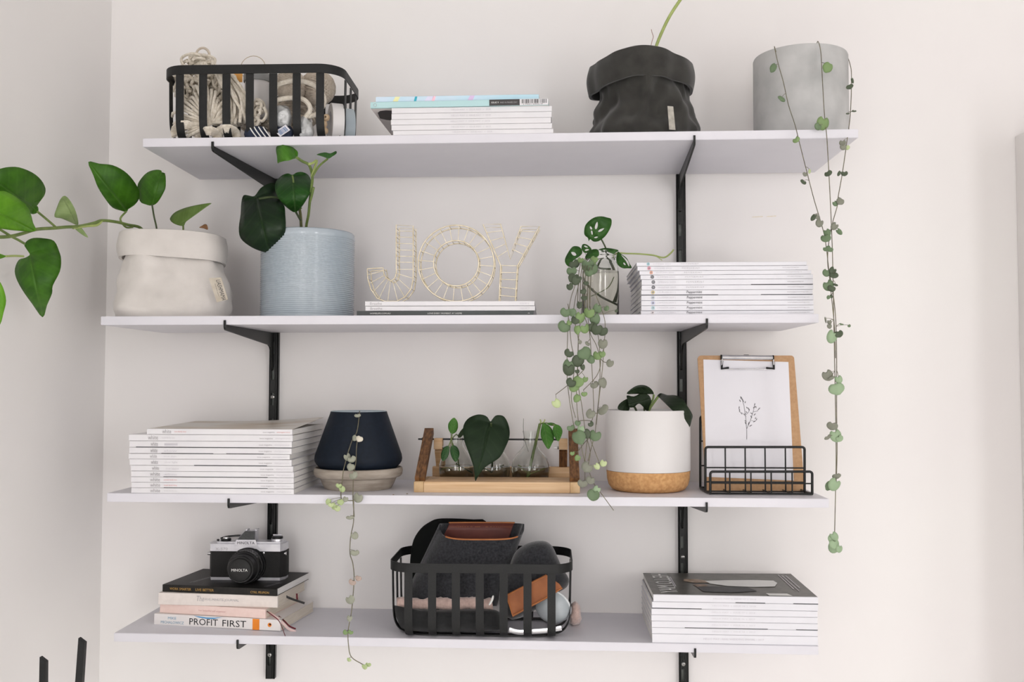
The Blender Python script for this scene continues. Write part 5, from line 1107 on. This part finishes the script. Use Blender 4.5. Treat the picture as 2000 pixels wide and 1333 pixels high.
for (x, y) in [(452,405),(448,420),(462,425),(444,440),(470,440),(478,450),(430,495),(436,520),(455,540),(470,545),(500,495),(512,510),(495,530),(556,470),(545,490),(570,490),(585,505),(540,540),(550,550),(535,570),(560,580),(570,590),(490,600),(485,620),(505,625),(515,640),(545,605)]:
    a = random.uniform(-2.6, -.5); L = random.uniform(14, 24)
    for da in (-.22, .22): dl([(x, y), (x+L*.5*math.cos(a+da), y+L*.5*math.sin(a+da)), (x+L*math.cos(a), y+L*math.sin(a))], .00033)
mb.build('twig_drawing', LN, t, 0)

# ================================================================ books under the camera
def book(label, L, R, z0, th, dep, cover, pages=PAGES, under=None):
    A, B = atz(*cr(I2, L), z0), atz(*cr(I2, R), z0); ln = (B-A).length; mid = (A+B)/2; rot = math.atan2(B.y-A.y, B.x-A.x)
    t, c, M = magazine(label, mid.x-ln/2, mid.x+ln/2, mid.y, dep, z0+.0002, z0+th, 'books under the camera', cover, under=under or cover, rot=rot, pages=pages, name='book')
    return t, M, mid.x-ln/2, ln, mid.y
z = sz(3, -.52); CREAM = mat('cream_pages', (216,208,196), .85, c2=(196,186,172), scale=30, detail=6, stretch=(1,1,60))
th1 = .0195
t, M, x0, ln, yf = book('white book with bold black PROFIT FIRST spine lettering, bottom of four', (55,1090), (1270,1155), z, th1, .150, mat('book_white', (236,232,230), .4, c2=(232,228,226), scale=20), CREAM)
def bt(s, a, b, lo, hi, m, th, nm='spine_lettering', shear=0): return tmp_text(t, M, s, (x0+ln*a, yf-.0003, z+th*lo), (ln*(b-a), 0, 0), (0, 0, th*(hi-lo)), m, nm, shear)
BLUEI = mat('teal_ink', (112,160,186), .6, c2=(100,150,178), scale=40)
bt('MIKE', .112, .178, .55, .78, BLUEI, th1); bt('MICHALOWICZ', .055, .24, .16, .4, BLUEI, th1); bt('PROFIT', .285, .512, .17, .76, BLACKTX, th1); bt('FIRST', .548, .735, .17, .76, BLACKTX, th1)
ORNG = mat('orange_band', (236,140,40), .5, c2=(230,132,34), scale=30)
local_part(t, M, 'orange_band', ORNG, lambda b: b.box(x0+ln*.785, x0+ln*.838, yf-.0003, yf+.001, z+.0004, z+th1-.0002))
local_part(t, M, 'blue_swoosh', mat('blue_ink_bright', (40,150,210), .5, c2=(34,140,200), scale=30), lambda b: b.prism([(x0+ln*q, yf-.00035, z+th1*h) for q, h in ((.32,.99),(.36,.86),(.42,.78),(.48,.8),(.545,.97),(.48,.9),(.42,.88),(.37,.93))], (0, .0005, 0)))
local_part(t, M, 'publisher_mark', ORNG, lambda b: b.lathe([(.0001,-.0004),(.0036,-.0004),(.0036,.0002)], (x0+ln*.918, yf, z+th1*.52), 14, 'y')); local_part(t, M, 'publisher_figure', BLACKTX, lambda b: b.lathe([(.0001,-.0005),(.0018,-.0005),(.0018,.0002)], (x0+ln*.922, yf, z+th1*.56), 10, 'y'))
z += th1; th1 = .0165
t, M, x0, ln, yf = book('pale pink cloth book third from the top under the camera', (110,975), (1127,1035), z, th1, .140, mat('pink_cloth', (238,214,206), .7, c2=(234,208,200), scale=120, bump=.1, bscale=500), CREAM)
bt('her beautiful self organizer', .375, .63, .36, .6, mat('rose_ink', (206,158,156), .6, c2=(198,150,148), scale=40), th1)
pe = Vector((x0+ln, yf, z))
RIB = mat('wine_ribbon', (112,34,44), .5, c2=(98,28,38), scale=60); RIBK = mat('black_ribbon', (40,40,38), .5, c2=(48,48,46), scale=60); RIBP = mat('pink_ribbon', (232,206,202), .5, c2=(224,196,192), scale=60)
zs3 = sz(3, -.38)
def ribbon(pts, ys, m, wd=.0032): return MB().tube(smooth_path([at(*cr(I2, p), y) for p, y in zip(pts, ys)], 4), wd, 8, flat=.18).build('bookmark_ribbon', m, t)
ribbon([(1128,950),(1180,990),(1250,1045),(1285,1110),(1318,1200)], [-.165,-.2,-.205,-.212,-.225], RIB, .0013); ribbon([(1140,960),(1230,1020),(1300,1080),(1350,1130),(1420,1160)], [-.16,-.185,-.19,-.192,-.19], RIBP, .0028); ribbon([(1255,1010),(1310,1055),(1360,1105),(1420,1132)], [-.17,-.186,-.19,-.188], RIB, .0016)
ribbon([(1290,800),(1370,838),(1440,862),(1505,884)], [-.13,-.125,-.12,-.118], RIBK, .0022); ribbon([(1430,790),(1432,820),(1435,850)], [-.1,-.1,-.1], RIB, .0018)
z += th1; th1 = .0212
t, M, x0, ln, yf = book('off-white linen book second from the top under the camera', (95,897), (1243,930), z, th1, .150, mat('offwhite_linen', (230,222,216), .75, c2=(224,216,210), scale=120, bump=.1, bscale=500), CREAM)
bt('The', .32, .385, .38, .82, GREYTX, th1, shear=.1); bt('FIVE-MINUTE JOURNAL', .395, .68, .38, .64, GREYTX, th1)
z += th1; th1 = .0128
t, M, x0, ln, yf = book('black paperback with gold spine lettering directly under the camera', (135,772), (1235,818), z, th1, .150, mat('black_cover', (26,25,23), .5, c2=(36,34,32), scale=140, bump=.05, spec=.35), mat('white_pages', (226,224,222), .8, c2=(206,204,202), scale=30, stretch=(1,1,60)))
bt('WORK SMARTER', .065, .255, .3, .64, GOLDTX, th1); bt('LIVE BETTER', .295, .455, .3, .64, GOLDTX, th1); bt('CYRIL PEUPION', .775, .935, .3, .6, GOLDTX, th1)
for a, b, d, e in ((.18,.16,.23,.5), (.205,.18,.25,.5), (.86,.1,.92,.35), (.88,.1,.94,.35)):
    local_part(t, M, 'cover_line', GREYTX, lambda q: q.add([(x0+ln*a, yf+.15*b, z+th1+.0002), (x0+ln*a+.0012, yf+.15*b, z+th1+.0002), (x0+ln*d+.0012, yf+.15*e, z+th1+.0002), (x0+ln*d, yf+.15*e, z+th1+.0002)], [(0,1,2,3)]))
local_part(t, M, 'cover_lettering', GOLDTX, lambda q: text3(q, 'WORK\nSMARTER', (x0+ln*.30, yf+.058, z+th1+.0003), (.03, 0, 0), (0, .016, 0)))
ZC = z+th1

# ================================================================ film camera
yc = atz(480, 1134.5, ZC).y
t = thing('film_camera', 'silver and black film camera standing on the black paperback', 'camera', (at(483, 1134, yc).x, yc+.017, ZC))
def cx3(x, y, yy=None): return at(*cr(C3, (x, y)), yc if yy is None else yy)
zo = ZC+.0003-cx3(800, 1088).z
def cp3(x, y, yy=None): q = cx3(x, y, yy); return Vector((q.x, q.y, q.z+zo))
def slab(xl_, xr_, y0_, y1_, m, nm, ch=.008, ins=0, front=0, par=None):
    a, b = cp3(xl_, y0_, yc+.013), cp3(xr_, y0_, yc+.013); z1_ = cp3((xl_+xr_)/2, y1_).z; z0_ = cp3((xl_+xr_)/2, y0_).z
    P = [(a.x, yc+.013), (a.x+ch-.0006, yc+front), (b.x-ch, yc+front), (b.x, yc+.013), (b.x, yc+.034), (a.x, yc+.034)]
    return MB().prism([(x, y, z0_) for x, y in P], (0, 0, z1_-z0_)).build(nm, m, par or t)
LTH = mat('leatherette', (14,14,13), .7, c2=(20,20,19), scale=500, bump=.6, bscale=900); SILV = mat('satin_silver', (214,214,218), .3, .7, c2=(200,200,206), scale=60); BPL = mat('black_plastic', (11,11,11), .4, c2=(16,16,16), scale=100); GREYP = mat('grey_prism', (96,98,97), .5, .3, c2=(110,112,110), scale=200)
slab(150, 1540, 1088, 1035, SILV, 'base_plate', .006); slab(138, 1552, 1034, 548, LTH, 'body'); slab(145, 1548, 547, 412, SILV, 'top_plate', .006, front=-.0012)
a, b = cp3(205, 411), cp3(1500, 411); z1_ = cp3(800, 378).z
MB().prism([(a.x+.006, yc+.004, a.z), (b.x-.006, yc+.004, a.z), (b.x-.002, yc+.031, a.z), (a.x+.002, yc+.031, a.z)], (0, 0, z1_-a.z)).build('top_deck', SILV, t)
# prism housing
F0, F1, F2, F3 = cp3(600,432), cp3(1036,432), cp3(1003,330), cp3(648,326); fw = Vector((0,-.004,0))
B2, B3 = cp3(985,172, yc+.012), cp3(792,176, yc+.012); B0, B1 = cp3(600,432, yc+.034), cp3(1036,432, yc+.034); T2, T3 = Vector((B2.x, yc+.034, B2.z)), Vector((B3.x, yc+.034, B3.z))
MB().add([F0+fw, F1+fw, F2+fw, F3+fw, B0, B1, B2, B3, T2, T3], [(0,1,2,3), (3,2,6,7), (7,6,8,9), (1,5,8,6,2), (0,3,7,9,4), (0,4,5,1), (4,9,8,5)]).build('prism_housing', SILV, t, .3)
up = (B3-F3-fw); n_ = Vector((0,-.0004,.0003))
MB().prism([F3+fw+n_+Vector((.002,0,.0002)), F2+fw+n_+Vector((-.001,0,.0002)), B2+n_+Vector((-.0003,0,-.0003)), B3+n_+Vector((.0003,0,-.0003))], (0, .0003, 0)).build('prism_roof', GREYP, t)
mb = MB(); text3(mb, 'MINOLTA', cp3(665,412)+fw+Vector((0,-.0004,0)), cp3(985,412)-cp3(665,412), cp3(665,362)-cp3(665,412)); mb.build('brand_lettering', DARKTX, t, 0)
for sx_ in (835, 1010): c_ = cp3(sx_, 150, yc+.02); MB().box(c_.x-.0016, c_.x+.0016, yc+.014, yc+.031, B2.z, B2.z+.0024, bev=.0004).build('hot_shoe_rail', SILV, t)
P = [cp3(585,505), cp3(605,436), cp3(1040,436), cp3(1088,498)]; MB().prism([p+Vector((0,-.003,0)) for p in P], (0, .006, 0)).build('mount_shield', SILV, t)
mb = MB(); text3(mb, 'X-570', cp3(250,525)+Vector((0,-.0016,0)), cp3(480,525)-cp3(250,525), cp3(250,478)-cp3(250,525)); mb.build('model_lettering', GREYTX, t, 0)
# lens
lc = cp3(862, 800); lc.y = yc
pr_ = .001
def ringy(prof, m, nm, par=None): return MB().lathe([(r_, d) for r_, d in prof], (lc.x, yc, lc.z), 56, 'y').build(nm, m, par or t, .5)
ringy([(.0001,-.004),(.0315,-.004),(.0325,-.002),(.0325,.004),(.0001,.004)], BPL, 'lens_mount')
lb = ringy([(.0001,-.03),(.0285,-.03),(.0298,-.028),(.0298,-.019),(.0285,-.0185),(.0285,-.015),(.0302,-.0145),(.0302,-.006),(.028,-.0042)], BPL, 'lens_barrel')
for a in range(40): 
    q = 2*math.pi*a/40; MB().box(lc.x+.0297*math.cos(q)-.0006, lc.x+.0297*math.cos(q)+.0006, yc-.0275, yc-.0195, lc.z+.0297*math.sin(q)-.0006, lc.z+.0297*math.sin(q)+.0006).build('grip_rib', BPL, lb)
ringy([(.0001,-.0475),(.0232,-.0475),(.0248,-.0455),(.0256,-.035),(.0262,-.0305)], BPL, 'front_ring')
cap = ringy([(.0001,-.0525),(.0185,-.0525),(.0198,-.0518),(.0205,-.0505),(.0205,-.0476)], mat('cap_black', (18,18,18), .6, c2=(24,24,24), scale=300), 'lens_cap')
mb = MB(); text3(mb, 'MINOLTA', (lc.x-.0145, yc-.0528, lc.z-.0022), (.029, 0, 0), (0, 0, .0048)); mb.build('cap_lettering', WHITETX, cap, 0)
mb = MB(); text3(mb, '22 16 8 4 2', (lc.x-.013, yc-.0148, lc.z+.0262), (.026, 0, 0), (0, .0, .002)); mb.build('scale_lettering', PALETX, lb, 0)
# knobs, lever, lugs
def knob(x, y, yy, prof, m, nm): c_ = cp3(x, y, yy); return MB().lathe(prof, c_, 32).build(nm, m, t, .5)
zt3 = z1_
c_ = cp3(440, 380, yc+.014); k1 = MB().lathe([(.0001,0),(.0088,0),(.0092,.001),(.0092,.0035),(.0086,.0042),(.0001,.0045)], (c_.x, yc+.015, z1_), 32).build('speed_dial', BPL, t, .5); MB().lathe([(.0001,.0045),(.0055,.0045),(.0052,.0062),(.0001,.0066)], (c_.x, yc+.015, z1_), 24).build('dial_cap', CHROME, k1, .5)
mb = MB(); mb.tube(smooth_path([(c_.x-.012, yc+.02, z1_+.003), (c_.x-.002, yc+.026, z1_+.0055), (c_.x+.014, yc+.03, z1_+.0068), (c_.x+.024, yc+.031, z1_+.0068)], 4), .0018, 6, flat=.6); mb.build('advance_lever', BPL, t)
MB().lathe([(.0001,0),(.0022,0),(.0022,.003),(.0001,.0032)], (c_.x-.0145, yc+.013, z1_), 16).build('shutter_button', BPL, t)
c_ = cp3(1395, 380, yc+.016); k2 = MB().lathe([(.0001,0),(.011,0),(.0112,.003),(.0108,.0045),(.0001,.0046)], (c_.x, yc+.017, z1_), 36).build('iso_dial', SILV, t, .5)
MB().lathe([(.0001,.0047),(.0098,.0047),(.0102,.0058),(.0102,.0078),(.0095,.0085),(.0001,.0088)], (c_.x, yc+.017, z1_), 36).build('rewind_knob', BPL, k2, .5); MB().tube([(c_.x-.008, yc+.017, z1_+.0105), (c_.x+.008, yc+.017, z1_+.0105)], .0018, 8, flat=.5).build('rewind_crank', SILV, k2)
for x in (132, 1530): c_ = cp3(x, 588, yc+.012); MB().lathe([(.0001,-.003),(.0026,-.003),(.003,-.001),(.003,.003),(.0001,.003)], c_, 16, 'x').build('strap_lug', CHROME, t, .5)
c_ = cp3(1148, 575); MB().lathe([(.0001,-.003),(.0018,-.0026),(.0022,0)], (c_.x, yc, c_.z), 14, 'y').build('release_button', CHROME, t)
